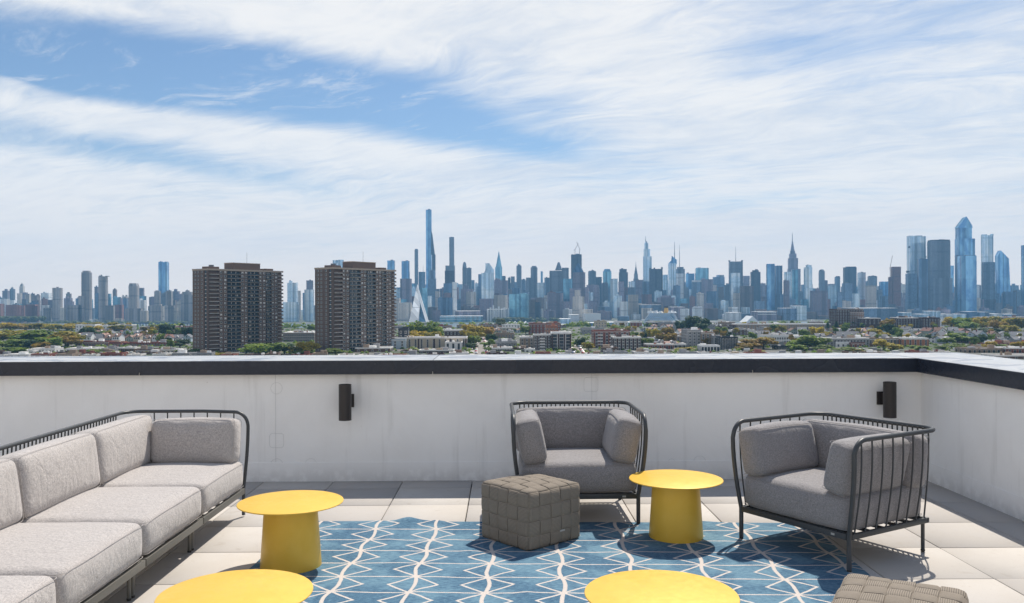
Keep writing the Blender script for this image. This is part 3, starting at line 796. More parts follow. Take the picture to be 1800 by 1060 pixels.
F = dict(
 GB=m_facade('blue_curtain_wall', (0.12,0.25,0.38), (0.06,0.17,0.38), 3.9, 1.6, (0.08,0.92), (0.14,1.0), 0.12, 0.3, 0.6, 0.6),
 GD=m_facade('dark_curtain_wall', (0.05,0.07,0.09), (0.035,0.09,0.18), 3.9, 1.8, (0.12,0.88), (0.2,1.0), 0.15, 0.4, 0.3, 0.5),
 GP=m_facade('pale_curtain_wall', (0.42,0.52,0.60), (0.24,0.38,0.56), 3.9, 1.6, (0.1,0.9), (0.2,1.0), 0.12, 0.5, 0.6, 0.6),
 GT=m_facade('teal_curtain_wall', (0.12,0.26,0.32), (0.07,0.20,0.32), 3.9, 2.2, (0.1,0.9), (0.2,1.0), 0.12, 0.4, 0.6, 0.5),
 BR=m_facade('brown_brick_facade', (0.17,0.115,0.09), (0.05,0.06,0.08), 3.0, 3.1, (0.25,0.72), (0.28,0.76), 0.3, 0.8),
 RB=m_facade('red_brick_facade', (0.23,0.10,0.075), (0.06,0.06,0.08), 3.0, 3.3, (0.25,0.72), (0.28,0.76), 0.3, 0.8),
 MV=m_facade('mauve_stone_facade', (0.26,0.20,0.22), (0.06,0.08,0.14), 3.6, 4.6, (0.25,0.75), (0.2,0.85), 0.3, 0.6),
 BE=m_facade('beige_stone_facade', (0.62,0.54,0.45), (0.08,0.10,0.13), 3.5, 4.4, (0.25,0.72), (0.25,0.8), 0.3, 0.6),
 GR=m_facade('grey_stone_facade', (0.17,0.19,0.22), (0.04,0.055,0.09), 3.8, 4.0, (0.2,0.8), (0.25,0.9), 0.25, 0.5),
 DG=m_facade('dark_steel_facade', (0.04,0.045,0.06), (0.02,0.03,0.05), 3.9, 2.6, (0.22,0.78), (0.15,0.9), 0.2, 0.4),
 UW=m_facade('tan_brick_facade', (0.44,0.39,0.35), (0.02,0.05,0.11), 3.3, 4.2, (0.2,0.78), (0.22,0.8), 0.3, 0.4),
 WH=m_facade('white_stone_facade', (0.80,0.80,0.78), (0.12,0.16,0.22), 3.6, 3.2, (0.25,0.75), (0.3,0.8), 0.3, 0.5),
 NB=m_facade('blue_grey_facade', (0.15,0.21,0.29), (0.05,0.10,0.18), 3.6, 4.2, (0.2,0.8), (0.25,0.85), 0.2, 0.7),
)
ROOFS = [m_flat('white_roof', (0.74,0.73,0.71)), m_flat('grey_roof', (0.28,0.28,0.28)), m_flat('tan_roof', (0.40,0.35,0.30))]
MG = m_flat('hazy_steel', (0.18,0.19,0.21)); WHT = m_flat('white_cladding', (0.72,0.72,0.70), 0.5, 0.05, 0.05)

# ---------------- terrain: plateau, cliff, river bed, far shore, as one sheet
WZ = -58.0
def terr(y, x=0):
    if y < 1180: return ground_z
    if y < 1290: return ground_z + (y-1180)/110*(WZ-2-ground_z)
    if y < 2360: return WZ-2
    if y < 2400: return WZ-2+(y-2360)/40*4
    return WZ+2+ (y-2400)*0.0004
ysT = [-200, 0, 200, 400, 600, 800, 1000, 1180, 1210, 1250, 1290, 1600, 2000, 2360, 2380, 2400, 2800, 3500, 4500, 5200, 6200]
xsT = [-6000+400*k for k in range(31)]
b = MB()
for y in ysT:
    for x in xsT:
        z = terr(y)
        if 100 < y < 1170: z += 0.0
        b.v.append((x, y, z))
nX = len(xsT)
for j in range(len(ysT)-1):
    for i in range(nX-1): a = j*nX+i; b.f.append((a, a+1, a+nX+1, a+nX))
def m_ground():
    m, t = M('town_ground'); o = t.node('ShaderNodeNewGeometry').outputs['Position']
    n = t.noise(o, 0.03, 5, 0.65, 0.5); s = t.noise(o, 0.25, 4, 0.7)
    c = t.mix(t.ramp(n, 0.42, 0.55), (0.05,0.075,0.028), (0.13,0.125,0.115))
    c = t.mix(t.ramp(s, 0.55, 0.7, 0, 0.6), c, (0.22,0.20,0.18))
    t.bsdf(Base_Color=c, Roughness=0.95); return m
b.build('ground', m_ground(), kind='structure')
def m_water():
    m, t = M('river_water'); o = t.node('ShaderNodeNewGeometry').outputs['Position']
    n = t.noise(t.vm('MULTIPLY', o, (1,0.5,1)), 0.08, 5, 0.7)
    t.bsdf(Base_Color=(0.09,0.13,0.15), Roughness=0.28, Normal=t.bump(n, 0.5, 2.0)); return m
MB().add([(-6000,1262,WZ),(6000,1262,WZ),(6000,2384,WZ),(-6000,2384,WZ)], [(0,1,2,3)]).build('river', m_water(), kind='structure')

# ---------------- skyline across the river
TURN = R(-8)
KD = 0.75
def tower(name, x0, x1, top, z, mat, label, ex=(), turn=None, base=None, group=None, cat='skyscraper', plant=True, kd=KD, roofm=None):
    """main shaft from pixel columns x0..x1 at distance z; ex = setbacks, roofs, masts, wings"""
    turn = (R(5) if (x0+x1)/2 < 560 else R(-2) if (x0+x1)/2 < 900 else TURN) if turn is None else turn
    if x1 < 345: kd = 1.0
    xc = (x0+x1)/2; p = WP(xc, z); base = terr(z)-1 if base is None else base
    t = thing(name, label, cat, (p.x, p.y, base), turn, group)
    sc = z/FPX
    # size and centre the shaft so that its seen width is exactly x0..x1
    w_ = (x1-x0)*sc; off = Vector((0, 0, 0))
    for _ in range(4):
        q_ = []
        for sx_ in (-.5, .5):
            for sy_ in (-.5, .5):
                lx, ly = sx_*w_, sy_*w_*kd
                wx_ = p.x+off.x+lx*math.cos(turn)-ly*math.sin(turn); wy_ = p.y+lx*math.sin(turn)+ly*math.cos(turn)
                zc_ = wx_*math.sin(YAW)+wy_*math.cos(YAW); xc_ = wx_*math.cos(YAW)-wy_*math.sin(YAW); q_.append(900+FPX*xc_/zc_)
        w_ *= (x1-x0)/(max(q_)-min(q_)); off.x += (xc-(max(q_)+min(q_))/2)*sc
    t.location.x += off.x
    fw = (x1-x0)*sc/w_
    def H(py, px=xc): return HP(px, py, z)-base
    def box(a, b_, z0, z1, mm, nm, dmul=1.0, fwd=0.0):
        w = (b_-a)*sc/fw; c = ((a+b_)/2-xc)*sc/math.cos(turn)
        d_ = w*kd*dmul
        # keep the shallow masses centred, wings slightly forward
        return MB().box(c-w/2, c+w/2, -d_/2-fwd, d_/2-fwd, z0, z1).build(nm, mm, t)
    mm = F[mat] if isinstance(mat, str) else mat
    w0 = (x1-x0)*sc/fw
    box(x0, x1, 0, H(top), mm, 'shaft')
    kinds = [e[0] for e in ex]
    for e in ex:
        k = e[0]
        if k == 'set':                      # setback standing on something lower: x0,x1,top,bottom
            m2 = F[e[5]] if len(e) > 5 else mm
            box(e[1], e[2], H(e[4])+0.0, H(e[3]), m2, 'setback', 0.9)
        elif k == 'wing':                   # lower mass beside / in front: x0,x1,top,(mat)
            m2 = F[e[4]] if len(e) > 4 else mm
            wd = (e[2]-e[1])*sc
            box(e[1], e[2], 0, H(e[3]), m2, 'wing', min(1.0, w0/wd)*1.0, w0*kd*0.12+3)
        elif k == 'pyr':                    # x0,x1,base,apex,(apexwidth)
            w = (e[2]-e[1])*sc/fw; c = ((e[1]+e[2])/2-xc)*sc; a = w*(e[5] if len(e) > 5 else 0.03)
            MB().frustum((c-w/2, c+w/2, -w*kd/2, w*kd/2, H(e[3])), (c-a/2, c+a/2, -a*kd/2, a*kd/2, H(e[4]))).build('roof', mm if len(e) < 7 else F[e[6]], t)
        elif k == 'mast':                   # x, bottom, top, radius m
            c = (e[1]-xc)*sc; r = e[4] if len(e) > 4 else 1.2
            MB().tube([(c,0,H(e[2])-1),(c,0,(H(e[2])+H(e[3]))/2),(c,0,H(e[3]))], [r, r*0.7, r*0.35], 6).build('mast', MG, t)
        elif k == 'slant':                  # polygon of pixels, drawn as a prism of the tower's depth
            poly = [((px-xc)*sc/fw, H(py, px)) for px, py in e[1]]
            m2 = F[e[2]] if len(e) > 2 else mm
            MB().prism(poly, -w0*kd/2*0.98, w0*kd/2*0.98).build('crown', m2, t)
        elif k == 'dome':
            c = ((e[1]+e[2])/2-xc)*sc; r = (e[2]-e[1])*sc/2/fw
            hh = H(e[4])-H(e[3])
            MB().lathe([(r*math.cos(R(q)), H(e[3])+hh*math.sin(R(q))) for q in range(0, 91, 15)][:-1]+[(0.3, H(e[4]))], 16, (c,0,0)).build('roof', mm, t, True, 40)
        elif k == 'cyl':
            c = ((e[1]+e[2])/2-xc)*sc; r = (e[2]-e[1])*sc/2
            MB().lathe([(r, 0), (r, H(e[3]))], 24, (c, -w0*kd*0.2, 0)).build('wing', F[e[4]], t, True, 40)
        elif k == 'crane':
            c = (e[1]-xc)*sc; h0, h1 = H(e[2]), H(e[3]); s_ = e[4]*sc
            bm = MB().tube([(c,0,h0-2),(c,0,h0+(h1-h0)*0.45)], 1.1, 4)
            bm.tube([(c-s_*0.35,0,h0+(h1-h0)*0.40),(c,0,h0+(h1-h0)*0.45),(c+s_,0,h1)], 0.9, 4)
            bm.build('tower_crane', m_crane, t)
    if plant and rnd.random() < 0.45 and not any(k in ('pyr','slant','dome','mast') for k in kinds):
        ht = H(top) if 'set' not in kinds else max(H(e[3]) for e in ex if e[0] == 'set')
        if 'set' in kinds:
            e = max((e for e in ex if e[0] == 'set'), key=lambda q: -q[3]); a, b_ = e[1], e[2]
        else: a, b_ = x0, x1
        q = rnd.uniform(0.12, 0.5); s_ = rnd.uniform(0.25, 0.4)
        box(a+(b_-a)*q, a+(b_-a)*min(0.95, q+s_), ht, ht+rnd.uniform(2, 4.5)*z/3500, MG, 'roof_plant', 0.8)
    return t
m_crane = m_flat('crane_paint', (0.5,0.42,0.36), 0.5)

S = [
 # --- far left, beyond the park
 (4,17,511,3600,'MV','mauve prewar block with small peaked top, leftmost on the skyline',[('set',8,14,508,511)]),
 (17,27,508,3700,'GR','grey slab with small tank on top, second from the left edge',[('set',19,24,505.5,508)]),
 (34,43.5,503,3800,'BE','slim pale tower with rounded crown at far left, taller than its neighbours',[('set',35.5,42,500,503),('set',37,40.5,498.5,500)]),
 (40,49,514,3400,'MV','squat mauve block right behind the slim pale far-left tower',[]),
 (50,71,519,3300,'BR','broad brown block with ragged roofline left of the first blue tower',[('set',54,62,516,519),('set',64,69,517,519)]),
 (72,91,515,3600,'WH','pale flat-topped block just behind the first blue tower',[('set',76,82,513,515)]),
 (10,38,536,2520,'RB','dark brick housing block over the park trees, left one of two',[('wing',37,46,537,'RB')]),
 (46,68,535,2560,'RB','dark brick housing block over the park trees, right one of two',[('wing',60,70,538,'RB')]),
 (-14,8,534,2580,'RB','dark brick housing block cut by the left edge',[]),
 (92,110.5,506,2500,'UW','blue-grey apartment tower with stepped side painted sunlit beige, first tall one from the left',[('wing',78,93,541),('wing',105,117,541,'BE')]),  # beige right wing: sunlight on that side put into its colour
 (116,126,516,3500,'BR','brown tower with water tank between the first and second blue towers',[('set',118,123,513.5,516)]),
 (143,162,479,2550,'UW','tall blue-grey apartment tower with pale lit side, second from the left',[('set',145,160,476,479),('wing',139,154,520),('wing',118,152,536),('wing',154,171,562,'WH')]),  # white wing paints the sunlit right face paler than the shaft
 (166,174,504,3300,'MV','slender mauve tower squeezed between two tall blue-grey ones',[]),
 (173,190,486,2560,'UW','blue-grey tower with notched top, third tall one from the left',[('set',174,181,484.5,486),('set',184,193,485,486.1),('wing',184,204,537),('wing',201,216,560,'BE')]),  # beige low wing has its sunlight painted in as lighter stone
 (198,206,509,3400,'BR','brown tower with pointed tank right of the notched blue-grey tower',[('pyr',199,205,509,506)]),
 (200,216,524,3000,'MV','mauve block low between the notched tower and the mansard one',[]),
 (214,225,521,3100,'BE','beige block with twin roof tanks left of the mansard-topped tower',[('set',215,218.5,518.5,521),('set',220.5,224,518.5,521)]),
 (226,245,503,2560,'UW','dark blue tower with sloped mansard top, fourth tall one from the left',[('pyr',226,245,503,498,0.8),('wing',217,255,542),('wing',246,262,546,'BE')]),
 (245,254,506,3100,'MV','mauve tower right behind the mansard-topped dark tower',[]),
 (262,272,522,3200,'UW','plain blue-grey block left of the twin blue towers',[]),
 (278.5,297.5,461,3100,'GB','tall fluted blue glass tower standing alone behind twin lower towers',[('set',280,287,460,461.2),('set',289,296,460,461.2)]),
 (271,283,512,2560,'UW','left one of two matching blue towers in front of the fluted glass tower',[('set',273,281,510.5,512),('wing',262,288,537)]),
 (291,304,512,2560,'UW','right one of two matching blue towers in front of the fluted glass tower',[('set',293,302,510.5,512),('wing',288,310,537,),('wing',304,314,541,'BE')]),
 (304,317,512,3200,'MV','mauve block with small tower right of the twin blue towers',[('set',306,312,508,512)]),
 (318,345,518,2600,'UW','wide blue-grey block partly hidden by the left brown apartment tower',[('set',320,340,513,518),('set',326,334,510.5,513)]),
 # --- between the two brown slabs
 (505,524,497,2520,'GP','pale blue stepped glass tower framed between the two brown towers',[('set',508,514.5,494,497),('wing',497,527,531)]),
 (523,529,511,2900,'BE','thin beige slab edge right of the stepped tower between the brown towers',[]),
 (532,541,515,3200,'NB','small blue-grey block low between the two brown towers',[]),
 (538.5,551,493,2900,'MV','mauve tower touching the left edge of the right brown tower',[]),
 (535,552,509,2540,'GP','pale slab in front of the mauve tower, left of the right brown tower',[]),
 # --- round the tall needle
 (681,694.5,458,3700,'GB','flat-topped blue glass slab just right of the right brown tower, left of a pair',[]),
 (694,704,524,2600,'BE','pale low block behind the right brown tower, right side',[]),
 (706,720.5,459,3700,'GB','flat-topped blue glass slab with mauve tower in front, right of a pair',[]),
 (703.5,724,490,3000,'MV','mauve ribbed tower in front of the right flat blue slab',[]),
 (700,724,532,2600,'BE','beige block at the foot of the mauve ribbed tower',[]),
 (729,735.5,439,4000,'GR','very slender grey needle tower left of the tallest glass tower',[('set',730,734.5,437.5,439)]),
 (736,748,478,3900,'NB','blue-grey tower with thin mast between the needle and the tallest tower',[('mast',744,478,466,0.8)]),
 (738,752,506,2640,'GT','round-cornered teal glass tower at the foot of the tallest tower',[]),
 (749,759.5,369,3900,'GB','tallest glass tower of all, plain flat top, left of centre',[('wing',748,761,500,'GB')]),
 (759.5,766,448,3850,'DG','feathered dark blade tower against the right side of the tallest tower',[('slant',[(757.5,448),(765,448),(762.5,430),(760.3,412),(758,405)])]),
 (752,767,490,3300,'NB','blue-grey tower with stepped shoulders below the dark blade tower',[('set',755,766,475,490)]),
 (765,772,512,3100,'BE','narrow beige tower right of the stepped shoulders tower',[]),
 (750,770,540,2700,'BR','brown block low to the right of the white pyramid building',[]),
 (790,798.8,417,3800,'GR','slim square lattice tower, flat topped, second tallest left of centre',[('wing',783,800.5,467,'GR')]),
 (782,800,476,3100,'DG','dark tower with white diagonal bracing below the slim lattice tower',[('wing',780,796,498,'GD')]),
 (774.5,797,523,2520,'GD','wide dark blue glass block at the foot of the braced tower',[('wing',795,803.5,496,'WH')]),
 (813,820.5,470,3600,'GR','grey tower with domed top, left one of a joined pair',[('dome',813,820.5,470,460)]),
 (820.5,829,471,3600,'GR','grey flat-topped tower joined to the domed one',[]),
 (810,832,508,3000,'MV','broad mauve block under the domed tower',[('wing',822,832,530,'BR')]),
 (835,842,498,4200,'GP','small pale tower in the gap right of the domed pair',[]),
 (846,869,480,3000,'GP','broad pale glass block with dark left edge, sloped box on top',[('wing',841,847,482,'GD'),('slant',[(851,480),(869,480),(869,474),(861,464),(861,463),(853.5,463),(853.5,480)],'GP')]),
 (843,868,525,2700,'MV','mauve block with pale roof below the broad pale glass one',[]),
 (870.5,883,470,4000,'GT','sharp pointed glass tower like a blade, left of centre',[('slant',[(870.5,492),(883,492),(882.5,470),(877.3,441),(872,468)],'GT')]),
 (866,893,493,3100,'MV','broad mauve pair of slabs below the pointed glass tower',[('set',870,880,490,493)]),
 (868,892,519,2700,'BE','beige slab standing in front of the broad mauve pair',[]),
 (883,889,485,4100,'DG','small dark tower right beside the pointed glass tower',[]),
 (893,897.5,488,3600,'DG','thin dark slab right of the broad mauve pair',[('wing',898,905,486,'GR')]),
 (908,917,467,3900,'GR','slender grey tower with small step on top right of the thin dark slab',[('set',910,915,465,467)]),
 (917,924,491,3500,'NB','small blue-grey tower at the right foot of the slender stepped one',[]),
 (895,930,517,2520,'GT','dark green-blue sloping glass block like a wedge near the waterfront',[('slant',[(895,560),(930,560),(926,515),(908,517),(898,530)],'GT')]),
 (933,945,470,3500,'GR','dark broad-shouldered tower with narrower top left of centre',[('set',935,943,467.5,470),('wing',925,935,488,'GR')]),
 (950.5,954.5,477,4200,'GB','thin blue sliver tower left of the big dark domed tower',[]),
 (944,957,497,3000,'GP','pale glass box below the thin blue sliver',[('wing',944,957,523,'BR')]),
 (930,944,527,2560,'BR','dark brown slab pair near the waterfront trees',[('wing',941,951,531,'DG')]),
 (957,967,488,3300,'NB','blue-grey slab left of the big dark domed tower',[]),
 (966,990,476,3100,'GR','big dark horizontally banded tower with hipped crown behind',[('wing',988,1000,471,'GR'),('pyr',976,988.5,475,461,0.25)]),
 (962,990,515,2700,'MV','mauve stepped block under the big banded tower',[]),
 (990,1006,490,3000,'GT','teal glass block with bright top between banded and unfinished towers',[]),
 (1004,1023,447.5,3300,'DG','unfinished dark tower with two cranes on the roof',[('crane',1011,447.5,428,6),('crane',1019,447.5,425,-5)]),
 (1007,1029,479,2900,'MV','mauve stone tower with copper pyramid roof below the unfinished tower',[('pyr',1007,1027,479,463,0.15,'GD'),('wing',1001,1035,507,'MV')]),
 (1006,1027,521,2540,'BE','beige art deco stepped slab in front of the pyramid roof tower',[('set',1010,1020,510,521)]),
 (984,1001,530,2600,'MV','mauve slab left of the beige stepped slab',[]),
 (1034,1048,477,3700,'GR','grey flat tower right of the unfinished tower',[('set',1036,1046,476,477)]),
 (1047,1058,487,3600,'DG','dark tower beside the grey flat one, left of the chamfered teal tower',[]),
 (1031,1052,501,3000,'MV','mauve stepped brick mass below the grey flat tower',[('wing',1044,1054,506,'MV')]),
 (1060,1075,478,3400,'GT','teal glass tower with chamfered lantern top',[('pyr',1060,1075,478,473,0.6)]),
 (1059,1069,497,3100,'GR','grey slab in front of the teal lantern tower',[]),
 (1073,1086,490,3000,'GP','pale blue glass slab right of the teal lantern tower',[]),
 (1088,1104,479,3600,'DG','dark tower with peaked step top left of the art deco spire',[('set',1089,1102,473,479)]),
 (1087,1097,495,3000,'MV','mauve slab in front of the dark stepped tower',[]),
 (1089,1103,530,2600,'WH','small white block low below the dark stepped tower',[]),
 (1105,1116,495,3500,'GP','pale flat block in front of the art deco spire',[]),
 (1104,1122,518,2640,'BE','beige block with white right part below the art deco spire',[]),
 (1113.5,1122.5,490,4200,'GR','slender art deco tower with needle spire right of centre',[('set',1114.5,1121.5,482,490),('pyr',1115,1121,482,466,0.12),('mast',1118,466,459,1.2)]),
 (1117,1131,492,3300,'MV','mauve slab at the right foot of the art deco spire',[('wing',1129,1141,495,'NB')]),
 (1130.5,1146,451,4000,'GP','tall tapering glass tower with stepped top and antenna',[('set',1131.5,1143,438,451),('set',1133,1140,428,438),('pyr',1133.5,1139,428,424,0.4),('mast',1135.3,424,415,1.6)]),
 (1141,1165,473,3200,'DG','broad dark slab with notched top right of the tapering glass tower',[('set',1141.5,1146,471,473),('set',1149,1152,470.5,473),('set',1162,1165,469.5,473)]),
 (1165,1174,483,3900,'GP','small pale tower between the notched slab and the masts',[]),
 (1174.5,1189,463,3500,'GP','angular glass tower with tall thin mast, left one of two masts',[('slant',[(1174.5,464),(1190,464),(1190,457),(1185,453),(1181,450),(1180,458),(1175,463)],'GB'),('mast',1186,456,425,1.6)]),
 (1188,1204,473,3500,'GR','dark tower with lattice top and mast, right one of two masts',[('set',1190,1202,469.5,473),('mast',1194.8,469,431,1.4)]),
 (1189,1202,481,3300,'WH','bright white panelled tower top below the lattice-topped mast tower',[]),
 (1183,1196,502,3100,'NB','blue-grey slab in front of the two mast towers',[]),
 (1155,1186,523,2900,'MV','mauve stepped brick mass behind the cruise ship',[('set',1162,1180,519.5,523)]),
 (1205,1221,481,3800,'GB','low blue flat tower left of the teal glass box',[]),
 (1222,1246,472,3700,'GT','teal glass box tower with pale band at its top',[('set',1222.5,1245.5,471,472,'GP')]),
 (1216,1233,496,3200,'NB','blue-grey tower with white square top',[('set',1216,1233,492.5,496,'WH')]),
 (1232,1253,491,3300,'MV','mauve block with pale top right of the white square top',[('set',1233,1240,489.5,491)]),
 (1253,1274,487,3600,'NB','blue-grey tower with glazed upper step left of the framed mast tower',[('set',1259,1273,483.5,487,'GP')]),
 (1281,1306,460,3300,'GR','wide framed grey tower with corner screens and central mast',[('set',1281,1284.5,457.5,460),('set',1302.5,1306,457.5,460),('mast',1293.6,460,433,1.1)]),
 (1284,1301,480,3100,'GP','pale glass slab in front of the wide framed mast tower',[('wing',1301,1306,497,'GR')]),
 (1306,1318,485,3900,'MV','mauve slab right of the wide framed mast tower',[]),
 (1300,1325,503,3000,'BR','brown block low to the right of the framed mast tower',[]),
 (1319,1337,478,3400,'DG','dark tower with small cap, alone left of the tall glass pair',[('set',1322,1334,475,478)]),
 (1337,1346,498,3900,'MV','low mauve block between dark capped tower and tall glass pair',[]),
 (1347,1362,464,2900,'GB','left half of the tall glass pair left of the famous spire, blue grid',[]),
 (1362,1375.5,467,2950,'GD','right half of the tall glass pair left of the famous spire, dark',[]),
 (1385,1403,454,4000,'MV','stepped art deco skyscraper with tall spire, right of centre',[('set',1387,1400.5,446,454),('set',1389,1398,441,446),('pyr',1389.6,1397,441,424,0.22),('mast',1393.2,425,409,2.0),('wing',1383,1407.5,473,'MV')]),
 (1378,1391,478,3300,'GP','pale glass slab at the left foot of the art deco skyscraper',[]),
 (1391,1403,474,3100,'GT','teal glass slab covering the base of the art deco skyscraper',[]),
 (1377,1388,493,2800,'MV','mauve slab low left of the teal slab',[]),
 (1413,1428,470,3000,'GP','lone pale glass tower right of the art deco skyscraper',[('set',1416,1427,466,470),('wing',1412,1430,506,'GP')]),
 (1439,1450,477,3500,'GR','lone rounded grey tower right of the lone pale glass tower',[('dome',1439,1450,477,473)]),
 (1424,1455,511,2700,'MV','broad mauve apartment slab below the rounded grey tower',[('set',1433,1441,507,511)]),
 (1454,1471,502,3300,'GP','pale low tower right of the broad mauve apartment slab',[]),
 (1467,1477,487,3700,'NB','blue tower with pale cap left of the dark slab by the cranes',[('set',1469,1476.5,485.5,487)]),
 (1482,1506,470,3500,'DG','dark square slab right of the pale-capped blue tower',[('set',1486,1505,468.8,470)]),
 (1471,1481,513,2700,'NB','blue-grey low slab left of the glassy round-topped block',[]),
 (1480,1500,498,2900,'NB','blue glassy round-topped block in front of the dark square slab',[]),
 (1507,1522,479,3100,'GP','pale blue lit glass tower right of the dark square slab',[]),
 (1498,1512,516,2700,'GP','low pale glass block at the foot of the lit glass tower',[]),
 (1525,1542,486,3500,'GR','dark grey square tower right of the lit glass tower',[('set',1526,1541,485,486)]),
 (1521,1541,502,2900,'BE','beige slab group below the dark grey square tower',[('wing',1534,1541,528,'WH')]),
 (1545,1562,495,3200,'GB','blue tower left of the red unfinished tower',[('wing',1540,1551,509,'GR')]),
 (1566,1584,469,2900,'RB','reddish unfinished tower with orange crane on its left',[('wing',1561,1568,487,'RB'),('crane',1565.5,487,449,4)]),
 (1594,1628,416,3000,'GP','big pale glass tower with dark terraces spiralling across it',[('set',1594,1622,414.5,416),('wing',1589,1630,481,'NB')]),
 (1612,1631,455,2750,'GD','dark blue glass slab in front of the spiral terraces tower',[]),
 (1630,1671,424,2900,'GR','broad grey ribbed tower with latticed crown, in the right cluster',[('set',1630.5,1670.5,422,424,'DG'),('wing',1631,1674,489,'GR')]),
 (1671,1677,467,3400,'GB','thin blue slab in the gap left of the tallest right-hand tower',[]),
 (1679.5,1709,401,3000,'GB','tallest tower of the right cluster with pointed glass peak',[('slant',[(1677.5,401),(1711,401),(1709.5,397),(1697.5,381.5),(1695,382.5),(1680,398)],'GB'),('set',1678,1714.5,420,470),('wing',1675,1716,449,'GD')]),
 (1683,1717,450,2700,'GB','blue glass slab in front of the pointed peak tower',[]),
 (1724.5,1746.5,414,3000,'GP','tall pale tower with dark notch at its top right of the pointed peak',[('set',1725,1736,412,414),('set',1740,1746.5,411.5,414),('wing',1723.5,1749,461,'NB'),('wing',1722,1751,526,'MV')]),
 (1750,1775,520,3050,'GB','blue tower with slanted roofline peaking on its left',[('slant',[(1750,521),(1777.5,521),(1773.5,455),(1755,440.5),(1748.5,450)],'GB')]),
 (1762,1786,513,2700,'GD','dark low tower at the foot of the slanted roof tower',[('wing',1779,1786,511,'GR')]),
 (1795,1820,431,2900,'GB','blue glass tower cut off by the right edge of the picture',[]),
]
for (x0, x1, top, z, mt, lab, ex) in S:
    tower('skyscraper', x0, x1, top, z, mt, lab, ex)
# dark planted terraces that climb round the big pale tower
def spiral():
    bpy.context.view_layer.update()
    t = [o for o in THINGS if 'spiralling' in o['label']][0]
    z = 3000; sc = z/FPX; xc = 1611; base = t.location.z
    for pts in (((1594,434),(1600,437),(1606,441),(1612,445),(1618,448),(1624,451),(1628,453)), ((1592,477),(1598,480),(1604,484),(1611,488))):
        for (a, ya), (b_, yb) in zip(pts[:-1], pts[1:]):
            h = HP(a, ya, z)-base; w0 = t.children[0].dimensions.x
            MB().box((a-xc)*sc*0.92, (b_-xc)*sc*0.92+1, -w0*KD/2-1.5, -w0*KD/2+3, h-5, h+2).build('planted_terrace', F['DG'], t)
spiral()
# low blocks that fill the foot of the skyline
random_low = random.Random(11)
cols = ['MV','BR','NB','BE','GR','GP','RB','WH','GD','GT','MV','NB']
cn = dict(MV='mauve',BR='brown brick',NB='blue-grey',BE='beige',GR='grey',GP='pale glass',RB='red brick',WH='whitish',GD='dark glass',GT='teal glass')
def near_name(px):
    marks = [(25,'far left park trees'),(100,'first blue tower'),(150,'second tall blue tower'),(185,'third tall blue tower'),(235,'mansard-topped tower'),(288,'fluted glass tower'),(325,'left brown tower'),
             (520,'gap between brown towers'),(712,'flat-topped blue slabs'),(755,'tallest glass tower'),(792,'slim lattice tower'),(820,'domed grey tower'),(855,'broad pale glass block'),(877,'pointed glass blade'),
             (912,'slender stepped tower'),(945,'broad-shouldered dark tower'),(980,'big banded tower'),(1015,'unfinished crane tower'),(1045,'grey flat tower'),(1068,'chamfered teal tower'),(1096,'dark stepped tower'),
             (1118,'art deco needle spire'),(1138,'tapering glass tower'),(1160,'cruise ship'),(1190,'two mast towers'),(1234,'teal glass box tower'),(1265,'glazed-step blue tower'),(1294,'framed mast tower'),(1328,'dark capped tower'),
             (1360,'tall glass pair'),(1393,'art deco skyscraper'),(1420,'lone pale glass tower'),(1445,'lone rounded tower'),(1470,'pale-capped blue tower'),(1494,'dark square slab'),(1515,'lit glass tower'),(1534,'dark grey square tower'),
             (1574,'red unfinished tower'),(1611,'spiral terraces tower'),(1650,'ribbed grey tower'),(1697,'pointed peak tower'),(1735,'notched pale tower'),(1762,'slanted roof tower'),(1800,'right picture edge')]
    return min(marks, key=lambda q: abs(q[0]-px))[1]
CNT = {}
def ordin(key):
    CNT[key] = CNT.get(key, 0)+1; return CNT[key]
for (lo, hi, ztop, zz, step, hmin, hmax) in ((-20, 338, 0, 3050, 13, 515, 528), (-20, 338, 0, 2800, 15, 524, 542), (494, 552, 0, 2750, 16, 530, 545), (690, 1800, 0, 4050, 17, 492, 508), (690, 1800, 0, 3450, 13, 500, 516), (690, 1800, 0, 3000, 15, 512, 532),
                                            (770, 1800, 0, 2750, 17, 528, 546), (760, 1800, 0, 2560, 21, 540, 556)):
    x = lo
    while x < hi:
        w = step*random_low.uniform(0.7, 1.25); z = zz*random_low.uniform(0.97, 1.03)
        top = random_low.uniform(hmin, hmax); mt = random_low.choice(cols if zz > 2700 else ['MV','BR','RB','BE','WH','NB','GR','MV'])
        ht = 'tall' if top < 515 else 'mid-height' if top < 532 else 'low'
        key = f'{ht} {cn[mt]} block {"far behind" if z > 3800 else "behind" if z > 2900 else "below"} the {near_name(x+w/2)}'
        ex = []
        if random_low.random() < 0.4: ex.append(('set', x+w*0.2, x+w*0.6, top-random_low.uniform(1, 3.5), top))
        tower('city_block', x, x+w, top, z, mt, key, ex, group='blocks massed at the foot of the skyline', cat='building', plant=random_low.random() < 0.5)
        x += w*random_low.uniform(0.95, 1.6)

